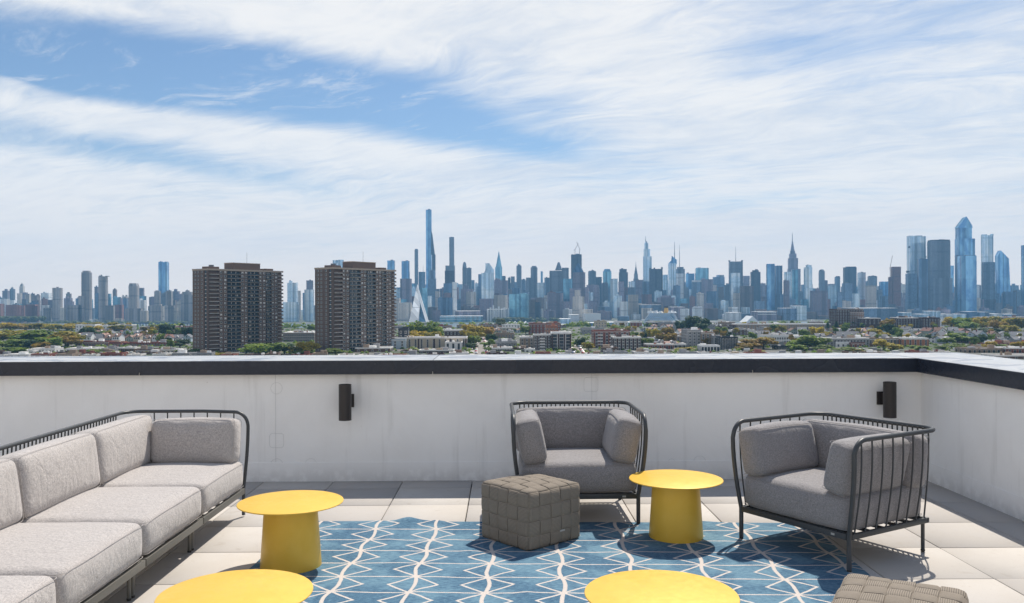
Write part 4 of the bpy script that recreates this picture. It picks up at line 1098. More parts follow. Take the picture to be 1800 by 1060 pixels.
# white tetrahedral apartment building with the cut-out courtyard
def tetra():
    z = 2450; sc = z/FPX; xc = 735; p = WP(xc, z); base = terr(z)-1
    t = thing('apartment_building', 'white sloping pyramid building with triangular cut-out, left of the tallest tower', 'building', (p.x, p.y, base))
    def P(px, py, y): return ((px-xc)*sc, y, HP(px, py, z)-base)
    ap = P(726.5, 499, 110)
    b = MB(); b.add([P(717.5,572,0), P(735,572,0), P(733.5,527,68), ap, P(717.5,572,135), P(731,572,135), P(730,527,125)], [(0,1,2,3),(0,3,4),(1,5,6,2),(3,2,6),(5,4,3,6)])
    b.build('wall', F['VIA'], t)
    # the sloping roof edge that comes down to the right corner
    b = MB(); b.add([ap, P(729.5,506,99), P(753.5,568,0), P(749,568,0), P(731,522,75), P(726.5,499,124), P(753.5,568,16), P(749,568,16), P(731,522,92)],
                    [(0,4,3,2,1),(0,1,2,6,5),(3,7,6,2),(4,8,7,3),(5,6,7,8)])
    b.build('roof', WHT, t)
    b = MB(); b.add([P(734,528,80),P(735,572,20),P(749.5,570,12)], [(0,1,2)]); b.add([P(734,528,95),P(735,572,95),P(749.5,570,40)], [(0,2,1)])
    b.build('courtyard_glazing', F['GB'], t)
F['VIA'] = m_facade('white_panel_facade', (0.86,0.86,0.84), (0.35,0.38,0.42), 3.0, 5.4, (0.3,0.62), (0.3,0.62), 0.4, 0.6)
tetra()

# waterfront sheds, piers, convention hall, white stepped flats
def low_block(name, x0, x1, top, z, mat, label, cat='building', depth=60, roof=None, extra=None, bot=None):
    xc = (x0+x1)/2; p = WP(xc, z); base = min(terr(z), WZ)-1; sc = z/FPX
    t = thing(name, label, cat, (p.x, p.y, base))
    w = (x1-x0)*sc/2; h = HP(xc, top, z)-base
    MB().box(-w, w, 0, depth, 0, h).build('wall', F[mat] if isinstance(mat, str) else mat, t)
    MB().box(-w-0.5, w+0.5, -0.5, depth+0.5, h, h+0.8).build('roof', roof or ROOFS[0], t)
    if extra: extra(t, w, h, sc)
    return t
low_block('pier_building', 773, 848, 556, 2420, 'GT', 'long teal glass pier building below the slim lattice tower', extra=lambda t, w, h, s: [MB().box(-w, w*0.95, -2, -0.3, h*q, h*q+1.2).build('floor_band', WHT, t) for q in (0.55, 0.82)])
low_block('pier_building', 800, 843, 547, 2500, 'MV', 'mauve low block behind the long teal pier building')
def steps(t, w, h, s):
    for k in range(7):
        q = -w+2*w*k/7; MB().box(q, q+w*0.16, -8, -1, 0, h+((k*37) % 5)*3).build('bay', WHT, t)
low_block('stepped_flats', 856, 890, 544, 2450, 'WH', 'white stepped flats with blue base near the river, below the blade tower', extra=steps)
low_block('pier_shed', 1028, 1056, 551.5, 2420, WHT, 'white cube-like shed on the far bank left of the ship', roof=ROOFS[1])
low_block('pier_shed', 1001, 1018, 553.5, 2430, 'WH', 'pale blue shed just left of the white cube-like one')
low_block('pier_shed', 985, 1003, 561, 2200, 'GP', 'low pale pier shed right of the waterfront wood')
low_block('pier_shed', 985, 1024, 571, 2020, 'NB', 'dark blue pier shed with white roof on the river')
low_block('pier_shed', 1024, 1072, 568, 2060, 'GD', 'long dark pier shed right of the blue one')
low_block('pier_shed', 1072, 1124, 567, 2030, 'GP', 'long white-roofed pier shed left of the ship')
low_block('pier_shed', 882, 930, 570, 1950, WHT, 'white tent-roofed shed below the waterfront wood', extra=lambda t, w, h, s: [MB().prism([(-w+2*w*k/5, h), (-w+2*w*(k+1)/5, h), (-w+2*w*(k+.5)/5, h+6)], 0, 60).build('roof_peak', WHT, t) for k in range(5)])
low_block('convention_hall', 1505, 1578, 542, 2450, 'NB', 'long blue-grey convention hall in front of the red unfinished tower', depth=120)
low_block('office_block', 1378, 1401, 542, 2460, 'NB', 'ribbed blue-grey cube at the water below the art deco skyscraper')
low_block('office_block', 1401, 1418, 538, 2455, 'GP', 'pale glass cube joined to the ribbed one below the art deco skyscraper')
low_block('office_block', 1330, 1366, 548, 2450, 'MV', 'wide mauve building with white window bands left of the cube pair', extra=lambda t, w, h, s: [MB().box(-w+3, w-3, -0.8, -0.2, h*q, h*q+2).build('window_band', WHT, t) for q in (0.7, 0.88)])
low_block('office_block', 1283, 1303, 550, 2450, 'WH', 'white gridded block low under the framed mast tower')
low_block('office_block', 1128, 1162, 536, 2600, 'NB', 'pale grey long block right behind the cruise ship')
low_block('office_block', 1180, 1204, 540, 2600, 'MV', 'mauve long block right of the cruise ship')
def tent(t, w, h, s): MB().prism([(-w, h+.9), (w, h+.9), (w*0.05, h+17)], 2, 58).build('roof_peak', WHT, t)
low_block('sports_hall', 1311, 1335, 568, 2050, WHT, 'peaked white roof hall by the river, left of centre right', extra=tent)
for k in range(9):
    x = 1590+k*22+random_low.uniform(-4, 4)
    low_block('rail_yard_shed', x, x+random_low.uniform(14, 24), 549+random_low.uniform(-2, 4), 2440, random_low.choice(['NB','GP','GD','WH']), 'low pale-roofed shed on the far bank under the right towers', depth=50)['group'] = 'low sheds below the right cluster'

# cruise ship
def ship():
    z = 2080; p = WP(1161, z); sc = z/FPX
    t = thing('cruise_ship', 'white cruise ship with yellow black-topped funnel moored across the river', 'ship', (p.x, p.y, WZ), R(-22))
    L, Bm = 84, 30
    hull = MB()
    secs = []
    for k in range(13):
        s = k/12; x = -L/2+L*s
        hw = Bm/2*(1-(max(0, (0.28-s)/0.28))**2.0)*(1-0.25*max(0, (s-0.85)/0.15))
        hw = max(hw, 0.4)
        sh = 1.5*max(0, (0.3-s)/0.3)
        secs.append((x - 5*max(0, (0.2-s)/0.2), hw, 13+sh))
    n = len(secs); vs = []
    for x, hw, h in secs: vs += [(x+ (4 if x < -30 else 0), -hw*0.8, -1), (x, -hw, h), (x, hw, h), (x+(4 if x < -30 else 0), hw*0.8, -1)]
    fs = []
    for i in range(n-1):
        a = i*4
        for q in range(3): fs.append((a+q, a+4+q, a+5+q, a+1+q))
    fs.append((0,1,2,3)); fs.append(((n-1)*4+3,(n-1)*4+2,(n-1)*4+1,(n-1)*4))
    hull.add(vs, fs); hull.build('hull', WHT, t)
    for k in range(6):
        z0 = 14.5+k*3.0; x0 = -L/2+6+k*2.2; x1 = L/2-3-k*1.6
        MB().box(x0, x1, -Bm/2+1+k*0.3, Bm/2-1-k*0.3, z0-2.2, z0).build('deck_glazing', F['GB'], t)
        MB().box(x0-1, x1+1, -Bm/2+0.3+k*0.3, Bm/2-0.3-k*0.3, z0, z0+0.8).build('deck', WHT, t)
        for q in range(int((x1-x0)/5)): MB().box(x0+q*5, x0+q*5+0.9, -Bm/2+0.5+k*0.3, -Bm/2+1.1+k*0.3, z0-2.2, z0).build('deck_post', WHT, t)
    MB().box(-30, -18, -11, 11, 30, 35).build('bridge', WHT, t)
    MB().prism([(8,30),(19,30),(17.5,43),(10.5,43)], -5, 5).build('funnel', m_flat('funnel_yellow', (0.75,0.42,0.06), 0.5), t)
    MB().box(9.5, 18.5, -5.4, 5.4, 43, 46.5).build('funnel_cap', m_flat('funnel_black', (0.02,0.02,0.025), 0.5), t)
    for x in (-24, -8, 30): MB().tube([(x,0,32),(x,0,42 if x < -20 else 38)], 0.7, 5).build('mast', WHT, t)
    for x, hh in ((-12, 36), (0, 35), (24, 36), (33, 34)): MB().frustum((x-5,x+5,-8,8,30.5),(x-3,x+3,-5,5,hh)).build('deckhouse', WHT, t)
    for k in range(9): MB().box(-28+k*6.4, -28+k*6.4+4.5, -Bm/2+0.1, -Bm/2+1.0, 10, 12).build('lifeboat', m_flat('lifeboat_orange', (0.75,0.55,0.35), 0.5) if k == 0 else bpy.data.materials['lifeboat_orange'], t)
ship()

# highway viaduct on the far bank at left
def viaduct():
    z = 2040; a, b_ = WP(200, z), WP(345, z)
    t = thing('river_viaduct', 'long dark highway viaduct on columns along the far bank at left', 'viaduct', (a.x, a.y, WZ))
    L = (b_-a).length
    me = MB().box(0, 1.8, 0, 1.8, -1, 9.5).mesh('column', MG)
    h = 10.5
    MB().box(-20, L, -6, 8, 9.5, h+1.0).build('deck', F['GD'], t)
    MB().box(-20, L, -6.4, -6.05, h+1.0, h+2.2).build('railing', MG, t)
    for k in range(int(L/7)): link('column', me, t, loc=(k*7, -4, 0))
viaduct()

# ================================================================== TREES
def m_leaf(name, c1, c2, c3):
    m, t = M(name); o = t.tc('Object'); r = t.rand()
    g = t.node('ShaderNodeNewGeometry').outputs['Random Per Island']
    n = t.noise(t.vm('ADD', o, t.xyz(t.m('MULTIPLY', r, 60), 0.0, 0.0)), 0.35, 3, 0.6)
    c = t.mix(t.ramp(n, 0.38, 0.62), c1, c2)
    c = t.mix(t.ramp(g, 0.55, 1.0, 0, 0.9), c, c3)
    f = t.m('ADD', 1.15, t.m('MULTIPLY', r, 0.5)); c = t.mix(1.0, c, t.xyz(f, f, f), 'MULTIPLY')
    b = t.node('ShaderNodeBsdfPrincipled'); t.put(b.inputs['Base Color'], c); b.inputs['Roughness'].default_value = 0.65
    tl = t.node('ShaderNodeBsdfTranslucent'); t.put(tl.inputs[0], t.mix(1.0, c, (1.3, 1.35, 0.7), 'MULTIPLY'))
    ms = t.node('ShaderNodeMixShader'); ms.inputs[0].default_value = 0.42; t.l.new(b.outputs[0], ms.inputs[1]); t.l.new(tl.outputs[0], ms.inputs[2])
    o_ = t.node('ShaderNodeOutputMaterial'); t.l.new(ms.outputs[0], o_.inputs[0]); return m
LEAF = dict(
 olive=m_leaf('olive_leaves', (0.13,0.135,0.02), (0.26,0.20,0.02), (0.40,0.28,0.03)),
 green=m_leaf('green_leaves', (0.065,0.115,0.022), (0.12,0.17,0.03), (0.23,0.26,0.04)),
 dark=m_leaf('dark_green_leaves', (0.022,0.045,0.018), (0.035,0.065,0.022), (0.06,0.09,0.03)),
 yellow=m_leaf('yellow_leaves', (0.20,0.18,0.02), (0.30,0.24,0.02), (0.42,0.32,0.03)),
 orange=m_leaf('orange_brown_leaves', (0.17,0.11,0.02), (0.24,0.15,0.025), (0.14,0.14,0.025)),
 far=m_leaf('far_leaves', (0.05,0.075,0.03), (0.09,0.10,0.03), (0.14,0.14,0.05)))
BARK = m_flat('bark', (0.08,0.06,0.045), 0.9, 2.0)
tr = random.Random(5)
def crown_mesh(seed, kind):
    """leaf clumps through the volume of a crown about 2 wide and 1.6 tall (unit size), with open gaps"""
    q = random.Random(seed); vs, fs = [], []
    lobes = []
    if kind == 'cone':
        for k in range(9):
            h = k/8; lobes.append((q.uniform(-0.12,0.12)*(1-h), q.uniform(-0.12,0.12)*(1-h), 0.15+h*1.9, 0.62*(1-h)+0.12))
    else:
        lobes.append((0,0,0.75,0.62))
        for k in range(13):
            a = q.uniform(0, 6.28); rr = q.uniform(0.35, 0.72); hz = q.uniform(0.35, 1.35)
            lobes.append((rr*math.cos(a)*(1.15-0.35*abs(hz-0.7)), rr*math.sin(a), hz, q.uniform(0.24, 0.42)))
    n = 2300
    for k in range(n):
        lx, ly, lz, lr = q.choice(lobes)
        d_ = Vector((q.gauss(0,1), q.gauss(0,1), q.gauss(0,1))).normalized()
        rad = lr*(q.uniform(0.45, 1.0)**0.5)*(1+0.12*q.gauss(0,1))
        c = Vector((lx,ly,lz)) + Vector((d_.x*rad, d_.y*rad, d_.z*rad*0.85))
        nn_ = (d_ + Vector((q.gauss(0,.6), q.gauss(0,.6), q.gauss(0,.6)+0.4))).normalized()
        a_ = nn_.cross(Vector((q.gauss(0,1), q.gauss(0,1), q.gauss(0,1)))).normalized(); b_ = nn_.cross(a_)
        s = q.uniform(0.045, 0.10)
        o = len(vs)
        vs += [tuple(c-a_*s-b_*s*0.6), tuple(c+a_*s-b_*s*0.6), tuple(c+a_*s*0.8+b_*s*0.7), tuple(c-a_*s*0.7+b_*s)]
        fs.append((o, o+1, o+2, o+3))
    m = MB(); m.v = vs; m.f = fs; return m
CROWNS = {}
for kd_ in ('round', 'cone'):
    for s in range(4 if kd_ == 'round' else 2):
        base_m = crown_mesh(100+s*7+(50 if kd_ == 'cone' else 0), kd_)
        for ln, lm in LEAF.items():
            if kd_ == 'cone' and ln not in ('dark', 'green'): continue
            CROWNS[(kd_, s, ln)] = base_m.mesh('crown', lm)
def trunk_mesh(s):
    q = random.Random(s); b = MB()
    b.tube([(0,0,-0.4),(0.02,0,0.3),(0.03,0.02,0.8)], [0.07,0.05,0.025], 7)
    for k in range(5):
        a = q.uniform(0, 6.28); h = q.uniform(0.15, 0.5)
        b.tube([(0.02,0,h),(0.25*math.cos(a),0.25*math.sin(a),h+0.25),(0.5*math.cos(a),0.5*math.sin(a),h+0.45)], [0.03,0.02,0.01], 5)
    return b.mesh('trunk', BARK, True)
TRUNKS = [trunk_mesh(k) for k in range(3)]
def tree(px, top, z, wpx, kind='green', label=None, shape='round', hr=None, group=None, base=None):
    """crown wpx pixels wide whose top reaches row `top` at distance z, standing on the ground"""
    sc = z/FPX; p = WP(px, z); g = ground_z if base is None else base
    Wd = wpx*sc; Ht = HP(px, top, z)-g
    hr = hr or min(Ht*0.85, Wd*0.85)
    t = thing('tree', label, 'tree', (p.x, p.y, g), tr.uniform(0, 6.28), group)
    sxy = Wd/1.95; szz = hr/(1.65 if shape == 'round' else 2.1)
    o = link('crown', CROWNS[(shape, tr.randrange(4 if shape == 'round' else 2), kind)], t, loc=(0,0,Ht-hr)); o.scale = (sxy, sxy, szz)
    k = link('trunk', tr.choice(TRUNKS), t, loc=(0,0,0)); k.scale = (sxy, sxy, max(1.0, (Ht-hr*0.5)/0.9)); k.location.z = (0.4*k.scale.z)-0.5
    k.scale.z = max(1.0, (Ht-hr*0.45)/1.2); k.location.z = 0.38*k.scale.z
    return t
def T_(px, top, z, w, kind, label, **k): tree(px, top, z, w*1.2, kind, label, **k)

# ================================================================== NEAR TOWN (this bank)
def brick(name, col): return m_flat(name, col, 0.85, 0.6, 0.12)
B = dict(brown=brick('brown_brick', (0.14,0.085,0.062)), red=brick('red_brick', (0.21,0.07,0.048)), dark=brick('dark_brick', (0.065,0.034,0.03)), white=brick('white_render', (0.74,0.74,0.73)),
         cream=brick('cream_render', (0.50,0.43,0.33)), grey=brick('grey_render', (0.27,0.27,0.28)), blue=brick('pale_blue_siding', (0.42,0.50,0.56)), tan=brick('tan_brick', (0.29,0.22,0.165)),
         orange=brick('orange_brick', (0.36,0.15,0.08)), charcoal=brick('charcoal_render', (0.035,0.04,0.05)), green=brick('sage_siding', (0.30,0.36,0.31)))
GL = m_metal('window_glass', (0.03,0.04,0.055), 0.15); TRIM = brick('pale_trim', (0.72,0.70,0.67)); BALC = m_metal('balcony_glass', (0.05,0.07,0.085), 0.25)
ROOFT = dict(white=ROOFS[0], grey=ROOFS[1], tan=ROOFS[2], brownshingle=brick('brown_shingles', (0.15,0.085,0.06)), greyshingle=brick('grey_shingles', (0.14,0.145,0.16)), redshingle=brick('red_shingles', (0.17,0.08,0.06)), salmon=brick('salmon_shingles', (0.29,0.18,0.14)))
tw = random.Random(21)
def flat_building(x0, x1, top, z, wall, label, floors=3, cols=None, depth=None, roof='white', rz=0.0, group=None, arches=False, balconies=0, clutter=3, name='building', win=(1.2, 1.7), pil=None, trimw=True):
    sc = z/FPX; xc = (x0+x1)/2; p = WP(xc, z); w = (x1-x0)*sc/2
    H = HP(xc, top, z)-ground_z; D = depth or max(12, min(2*w, 22))
    t = thing(name, label, 'building', (p.x, p.y, ground_z), rz, group)
    MB().box(-w, w, 0, D, -0.5, H-0.9).build('wall', B[wall], t)
    b = MB(); th = 0.35
    b.box(-w-0.05, w+0.05, -0.05, th, H-0.9, H); b.box(-w-0.05, w+0.05, D-th, D+0.05, H-0.9, H)
    b.box(-w-0.05, -w+th, th, D-th, H-0.9, H); b.box(w-th, w+0.05, th, D-th, H-0.9, H)
    b.build('roof_parapet', B[wall] if tw.random() < 0.6 else TRIM, t)
    MB().box(-w+th, w-th, th, D-th, H-0.88, H-0.75).build('roof', ROOFT[roof], t)
    fh = min(3.4, (H-1.2)/max(1, floors)); cols = cols or max(2, int(2*w/3.6))
    panes, frames = MB(), MB()
    ww, wh = win
    for fl in range(floors):
        zc = H-1.4-fh*(fl+0.5)
        for c in range(cols):
            x = -w+2*w*(c+0.5)/cols
            frames.box(x-ww/2-0.16, x+ww/2+0.16, -0.10, -0.004, zc-wh/2-0.2, zc+wh/2+0.2)
            panes.box(x-ww/2, x-0.05, -0.14, -0.104, zc-wh/2, zc+wh/2); panes.box(x+0.05, x+ww/2, -0.14, -0.104, zc-wh/2, zc+wh/2)
            if arches: frames.lathe([(ww/2+0.5, 0)], 3) if False else None
        for sx in (-1, 1):
            for c in range(max(1, int(D/4.5))):
                y = D*(c+0.5)/max(1, int(D/4.5)); xx = sx*w
                frames.box(min(xx, xx+sx*0.1)+0.002*sx, max(xx, xx+sx*0.1), y-ww/2-0.15, y+ww/2+0.15, zc-wh/2-0.2, zc+wh/2+0.2)
                panes.box(min(xx+sx*0.102, xx+sx*0.14), max(xx+sx*0.102, xx+sx*0.14), y-ww/2, y+ww/2, zc-wh/2, zc+wh/2)
    frames.build('window_frames', TRIM if trimw else B['charcoal'], t, kind='stuff'); panes.build('window_panes', GL, t, kind='stuff')
    MB().box(-w-0.25, w+0.25, -0.32, -0.06, H-1.15, H-0.85).build('cornice', TRIM if tw.random() < 0.5 else B[wall], t)
    if arches:
        n = 5
        for k in range(n):
            x = -w+2*w*(k+0.5)/n; r = 2*w/n*0.36; b = MB()
            b.tube([(x-r,-0.35,H-5.5)]+[(x-r*math.cos(R(a)),-0.35,H-4.2+r*0.8*math.sin(R(a))) for a in range(0,181,20)]+[(x+r,-0.35,H-5.5)], 0.28, 6); b.build('arch', B['tan'], t)
    if pil:
        for k in range(pil+1):
            x = -w+0.5+(2*w-1)*k/pil; MB().box(x-0.5, x+0.5, -0.3, -0.15, 0, H-1.2).build('pilaster', B['dark'] if wall != 'dark' else TRIM, t)
    for k in range(balconies):
        for fl in range(floors):
            x = -w+2*w*(k+0.5)/balconies; zc = H-1.4-fh*(fl+1)
            MB().box(x-1.9, x+1.9, -1.3, -0.16, zc, zc+0.9).build('balcony', B['charcoal'] if not trimw else TRIM, t)
    for k in range(clutter):
        q = tw.random(); x = tw.uniform(-w*0.75, w*0.75); y = tw.uniform(2, D*0.7)
        if q < 0.4:
            s_ = tw.uniform(1.2, 2.4); MB().box(x-s_, x+s_, y, y+s_*1.5, H-0.75, H+tw.uniform(0.8, 2.2)).build('stair_bulkhead', B[tw.choice(['grey','white','tan',wall])], t)
        elif q < 0.7:
            MB().box(x-0.5, x+0.5, y, y+0.9, H-0.75, H+tw.uniform(0.5,1.4)).build('chimney', B[tw.choice(['red','brown','tan'])], t)
        else:
            b = MB().box(x-0.9, x+0.9, y, y+1.6, H-0.5, H+0.7); b.lathe([(0.5,H+0.7),(0.5,H+0.85)], 10, (x, y+0.8, 0)); b.build('air_conditioner', TRIM, t)
    return t
def house(px, top, z, wpx, wall, roof, label, group=None, rz=0.0, turn=False):
    sc = z/FPX; p = WP(px, z); w = wpx*sc/2; H = HP(px, top, z)-ground_z; D = 10.5
    t = thing('house', label, 'house', (p.x, p.y, ground_z), rz, group)
    he = max(3.0, H-max(2.2, w*0.75))
    MB().box(-w, w, 0, D, -0.5, he).build('wall', B[wall], t)
    if turn:   # ridge parallel to the street: slopes face us
        MB().add([(-w,0,he),(w,0,he),(w,D,he),(-w,D,he),(-w,D/2,H-0.2),(w,D/2,H-0.2)], [(0,4,3),(1,2,5),(0,1,5,4),(2,3,4,5)]).build('gable', B[wall], t)
        MB().add([(-w-0.4,-0.5,he-0.15),(w+0.4,-0.5,he-0.15),(w+0.4,D/2,H),(-w-0.4,D/2,H),(-w-0.4,D+0.5,he-0.15),(w+0.4,D+0.5,he-0.15),
                  (-w-0.4,-0.5,he+0.1),(w+0.4,-0.5,he+0.1),(w+0.4,D/2,H+0.25),(-w-0.4,D/2,H+0.25),(-w-0.4,D+0.5,he+0.1),(w+0.4,D+0.5,he+0.1)],
                 [(0,3,2,1),(3,4,5,2),(6,7,8,9),(9,8,11,10),(0,1,7,6),(4,10,11,5),(0,6,9,3),(3,9,10,4),(1,2,8,7),(2,5,11,8)]).build('roof', ROOFT[roof], t)
        if w > 2.8:
            b = MB().prism([(-0.9,he+0.6),(0.9,he+0.6),(0.9,he+1.6),(0,he+2.3),(-0.9,he+1.6)], 0.6, 3.0); b.build('dormer', TRIM, t)
            MB().box(-0.5,0.5,0.55,0.597,he+0.75,he+1.5).build('window', GL, t)
    else:
        MB().prism([(-w,he),(w,he),(0,H-0.2)], 0, D).build('gable', B[wall], t)
        MB().add([(-w-0.35,-0.45,he-0.2),(0,-0.45,H),(w+0.35,-0.45,he-0.2),(w+0.35,D+0.4,he-0.2),(0,D+0.4,H),(-w-0.35,D+0.4,he-0.2),
                  (-w-0.35,-0.45,he+0.05),(0,-0.45,H+0.28),(w+0.35,-0.45,he+0.05),(w+0.35,D+0.4,he+0.05),(0,D+0.4,H+0.28),(-w-0.35,D+0.4,he+0.05)],
                 [(6,7,10,11),(7,8,9,10),(0,1,7,6),(1,2,8,7),(0,5,4,1),(1,4,3,2),(0,6,11,5),(2,3,9,8),(3,4,10,9),(4,5,11,10)]).build('roof', ROOFT[roof], t)
        MB().box(-0.45,0.45,-0.06,-0.005,he+0.2,he+1.3).build('window', GL, t)
    for fl in range(2):
        for c in (-0.55, 0, 0.55):
            zc = he-1.6-3.0*fl
            if zc < 1: continue
            f = MB().box(c*w-0.65, c*w+0.65, -0.08, -0.005, zc-0.85, zc+0.85).build('window', TRIM, t)
            MB().box(c*w-0.5, c*w+0.5, -0.12, -0.082, zc-0.7, zc+0.7).build('pane', GL, f)
    x = tw.uniform(-w*0.6, w*0.6); MB().box(x-0.35, x+0.35, D*0.55, D*0.55+0.8, he, H+0.9).build('chimney', B['red'], t)
    return t

# ---- the two brown apartment slabs
def slab_tower(near, rz, label, NF=21, top_h=23.6):
    Lm, Dp = 66.0, 17.0
    H = CH+top_h-ground_z; fh = (H-1.5)/NF
    t = thing('apartment_tower', label, 'apartment tower', (near[0], near[1], ground_z), rz, 'brown apartment towers on the near bank')
    wallm, lite = B['slabbrown'], B['slablite']
    # plan: brick bays stand proud, balcony bays are recessed
    bays = [('win',0,1.0),('balc',1.0,9.0),('win',9.0,16.0),('dark',16.0,27.5),('win',27.5,33.5),('dark',33.5,43.5),('win',43.5,50.0),('dark',50.0,55.0),('win',55.0,61.0),('balc',61.0,66.0)]
    core = MB().box(0.3, Lm-0.3, 1.6, Dp-0.3, -0.5, H-1.2); core.build('core_wall', wallm, t)
    panes, frames, blinds, coolers = MB(), MB(), MB(), MB()
    slab_me, bal_me = {}, {}
    for kind, a, b_ in bays:
        if kind == 'win':
            MB().box(a, b_, 0.0, 1.6, -0.5, H-1.2).build('brick_bay', wallm, t)
            n = max(1, int((b_-a)/2.7))
            if b_-a > 2:
                for f in range(NF):
                    z = 1.2+f*fh
                    for k in range(n):
                        x = a+(b_-a)*(k+0.5)/n
                        frames.box(x-0.85, x+0.85, -0.07, -0.004, z-0.05, z+1.45)
                        panes.box(x-0.7, x+0.7, -0.11, -0.072, z+0.1, z+1.35)
                        if tw.random() < 0.55: blinds.box(x-0.68, x+tw.choice([0.0, 0.68]), -0.13, -0.112, z+tw.uniform(0.2, 0.95), z+1.33)
                        if tw.random() < 0.3: coolers.box(x-0.35, x+0.35, -0.5, -0.14, z+0.1, z+0.5)
        else:
            MB().box(a+0.1, b_-0.1, 1.35, 1.597, 0, H-1.4).build('balcony_glazing', GL if kind == 'dark' else wallm, t)
            k = round(b_-a, 2)
            if (k, kind) not in bal_me:
                bal_me[(k, kind)] = MB().box(0.15, k-0.15, -0.55, -0.40, 0.14, 1.10).mesh('balcony', wallm if kind == 'balc' else BALC)
                slab_me[(k, kind)] = MB().box(0.05, k-0.05, -0.62, 1.34, -0.10, 0.13).mesh('balcony_slab', TRIM if kind == 'balc' else lite)
            for f in range(NF):
                z = 0.3+f*fh
                link('balcony_slab', slab_me[(k, kind)], t, loc=(a, 0, z)); link('balcony', bal_me[(k, kind)], t, loc=(a, 0, z))
                if kind == 'dark':
                    if tw.random() < 0.4: x_ = a+0.8+tw.random()*(b_-a-2.5); blinds.box(x_, x_+tw.uniform(0.8, 1.8), 1.25, 1.33, z+0.25, z+2.2)
                    if tw.random() < 0.25: x_ = a+0.8+tw.random()*(b_-a-2.5); coolers.box(x_, x_+0.9, -0.2, 0.5, z+0.14, z+1.5)
                    for q in range(3): frames.box(a+0.3+(b_-a)*q/3, a+0.3+(b_-a)*q/3+0.5, 1.25, 1.345, z+0.2, z+2.3)
    # left end wall (x<0 side faces the camera's left): windows and a recessed corner strip
    MB().box(-0.35, 0.296, 3.6, Dp-0.2, -0.5, H-1.2).build('end_wall', wallm, t)
    for f in range(NF):
        z = 1.2+f*fh
        for y in (6.3, 10.8, 14.0):
            frames.box(-0.42, -0.354, y-0.75, y+0.75, z, z+1.4); panes.box(-0.46, -0.424, y-0.6, y+0.6, z+0.1, z+1.3)
        panes.box(0.16, 0.295, 1.8, 3.4, z-0.2, z+1.6); frames.box(0.0, 0.15, 1.8, 3.4, z-0.9, z-0.5)
    frames.build('window_frames', TRIM, t, kind='stuff'); panes.build('window_panes', BALC, t, kind='stuff')
    blinds.build('window_blinds', TRIM, t, kind='stuff'); coolers.build('balcony_clutter', B['tan'], t, kind='stuff')
    MB().box(-0.5, Lm+0.2, -0.25, Dp+0.2, H-1.19, H).build('roof_parapet', lite, t)
    MB().box(24, 48, 4, 14, H, H+4.6).build('penthouse', wallm, t); MB().box(23.8, 48.2, 3.8, 14.2, H+4.6, H+5.1).build('penthouse_roof', lite, t)
    MB().box(4, 13, 5, 12, H, H+1.7).build('roof_plant', wallm, t); MB().box(8, 10, 7, 10, H+1.7, H+3.0).build('roof_tank', MG, t)
    MB().box(54, 61, 5, 12, H, H+1.6).build('roof_plant', wallm, t)
    MB().tube([(40,9,H+5),(40,9,H+13)], 0.10, 5).build('antenna', MG, t)
    return t
B['slabbrown'] = brick('umber_brick', (0.135,0.092,0.072)); B['slablite'] = brick('umber_concrete', (0.42,0.34,0.27))
n1 = WP(365.5, 590); n2 = WP(585.5, 583)
slab_tower((n1.x, n1.y), R(55), 'left one of two brown apartment towers with balconies and rooftop box', top_h=23.6)
slab_tower((n2.x, n2.y), R(57), 'right one of two brown apartment towers, with a round glass tank showing above it', top_h=23.9)
t = tower('skyscraper', 585, 605, 462, 2600, 'GP', 'pale rounded glass tower top peeping over the right brown tower', [('cyl',585.5,595,457.5,'GP'),('cyl',594,605,457,'GP')], plant=False)

# ---- mapped buildings on the near bank
FB = flat_building
FB(497,552,584,760,'brown','brown brick block with white cluttered roof between the two brown towers',3,14,34,clutter=8)
FB(651,820,593,640,'cream','long pale block with coloured panels right of the right brown tower',4,16,20,clutter=8,pil=6)
FB(688,713,596,634,'blue','pale blue panel bay with cross-shaped windows in the long pale block',3,2,5.5,clutter=0)
FB(624,685,611,596,'brown','low brown brick building with a row of tan arches at the parapet',1,5,18,arches=True,clutter=4)
FB(705,731,616,585,'dark','small dark brick roof box left of centre at the parapet edge',1,3,12,clutter=2)
FB(736,797,615,583,'dark','low dark brick roofs with white bulkheads at the parapet edge',1,6,14,clutter=6)
FB(782,811,601,622,'white','white four-storey end building with dark windows left of the street',3,3,22,clutter=2,trimw=False)
FB(700,717,577,655,'charcoal','slim blue-grey stair tower with white stripes behind the long pale block',4,2,10,clutter=1)
FB(771,822,580,760,'dark','dark block with white roof edge behind the tree cluster, left of the street',2,8,24,clutter=2)
FB(870,904,586,800,'tan','grey-roofed building right of the street behind low roofs',2,6,20,roof='grey',clutter=2)
FB(868,908,600,660,'grey','grey-walled building right of the street with pale roof',1,5,18,clutter=3)
FB(864,900,611,600,'dark','row of dark brick roofs right of the street, nearest the parapet',1,6,16,clutter=3)
FB(901,925,612,597,'dark','dark brick roof with stair boxes right of the street row',1,4,14,clutter=3)
FB(914,938,592,640,'tan','tan three-storey building left of the fire escape building',3,3,16,clutter=2)
FB(922,940,613,590,'white','small white box building at the parapet edge below the fire escapes',1,2,8,clutter=1)
FB(938,968,588,615,'dark','dark red brick building with fire escapes on its front',5,5,16,roof='grey',balconies=1,clutter=2,trimw=True)
FB(969.5,1004,584,612,'white','white building with dark red piers and arched window columns',5,3,16,clutter=2,pil=3,win=(2.6,1.7),trimw=False)
FB(930,985,568,900,'red','red brick block with rooftop machinery behind the fire escape building',3,9,26,clutter=7)
FB(960,980,573,820,'orange','orange brick block with white roof behind the white-and-red building',2,4,20,clutter=2)
FB(1024,1062,577,900,'grey','long grey flat building with dark roof edge left of the rounded brick one',1,6,26,roof='grey',clutter=1)
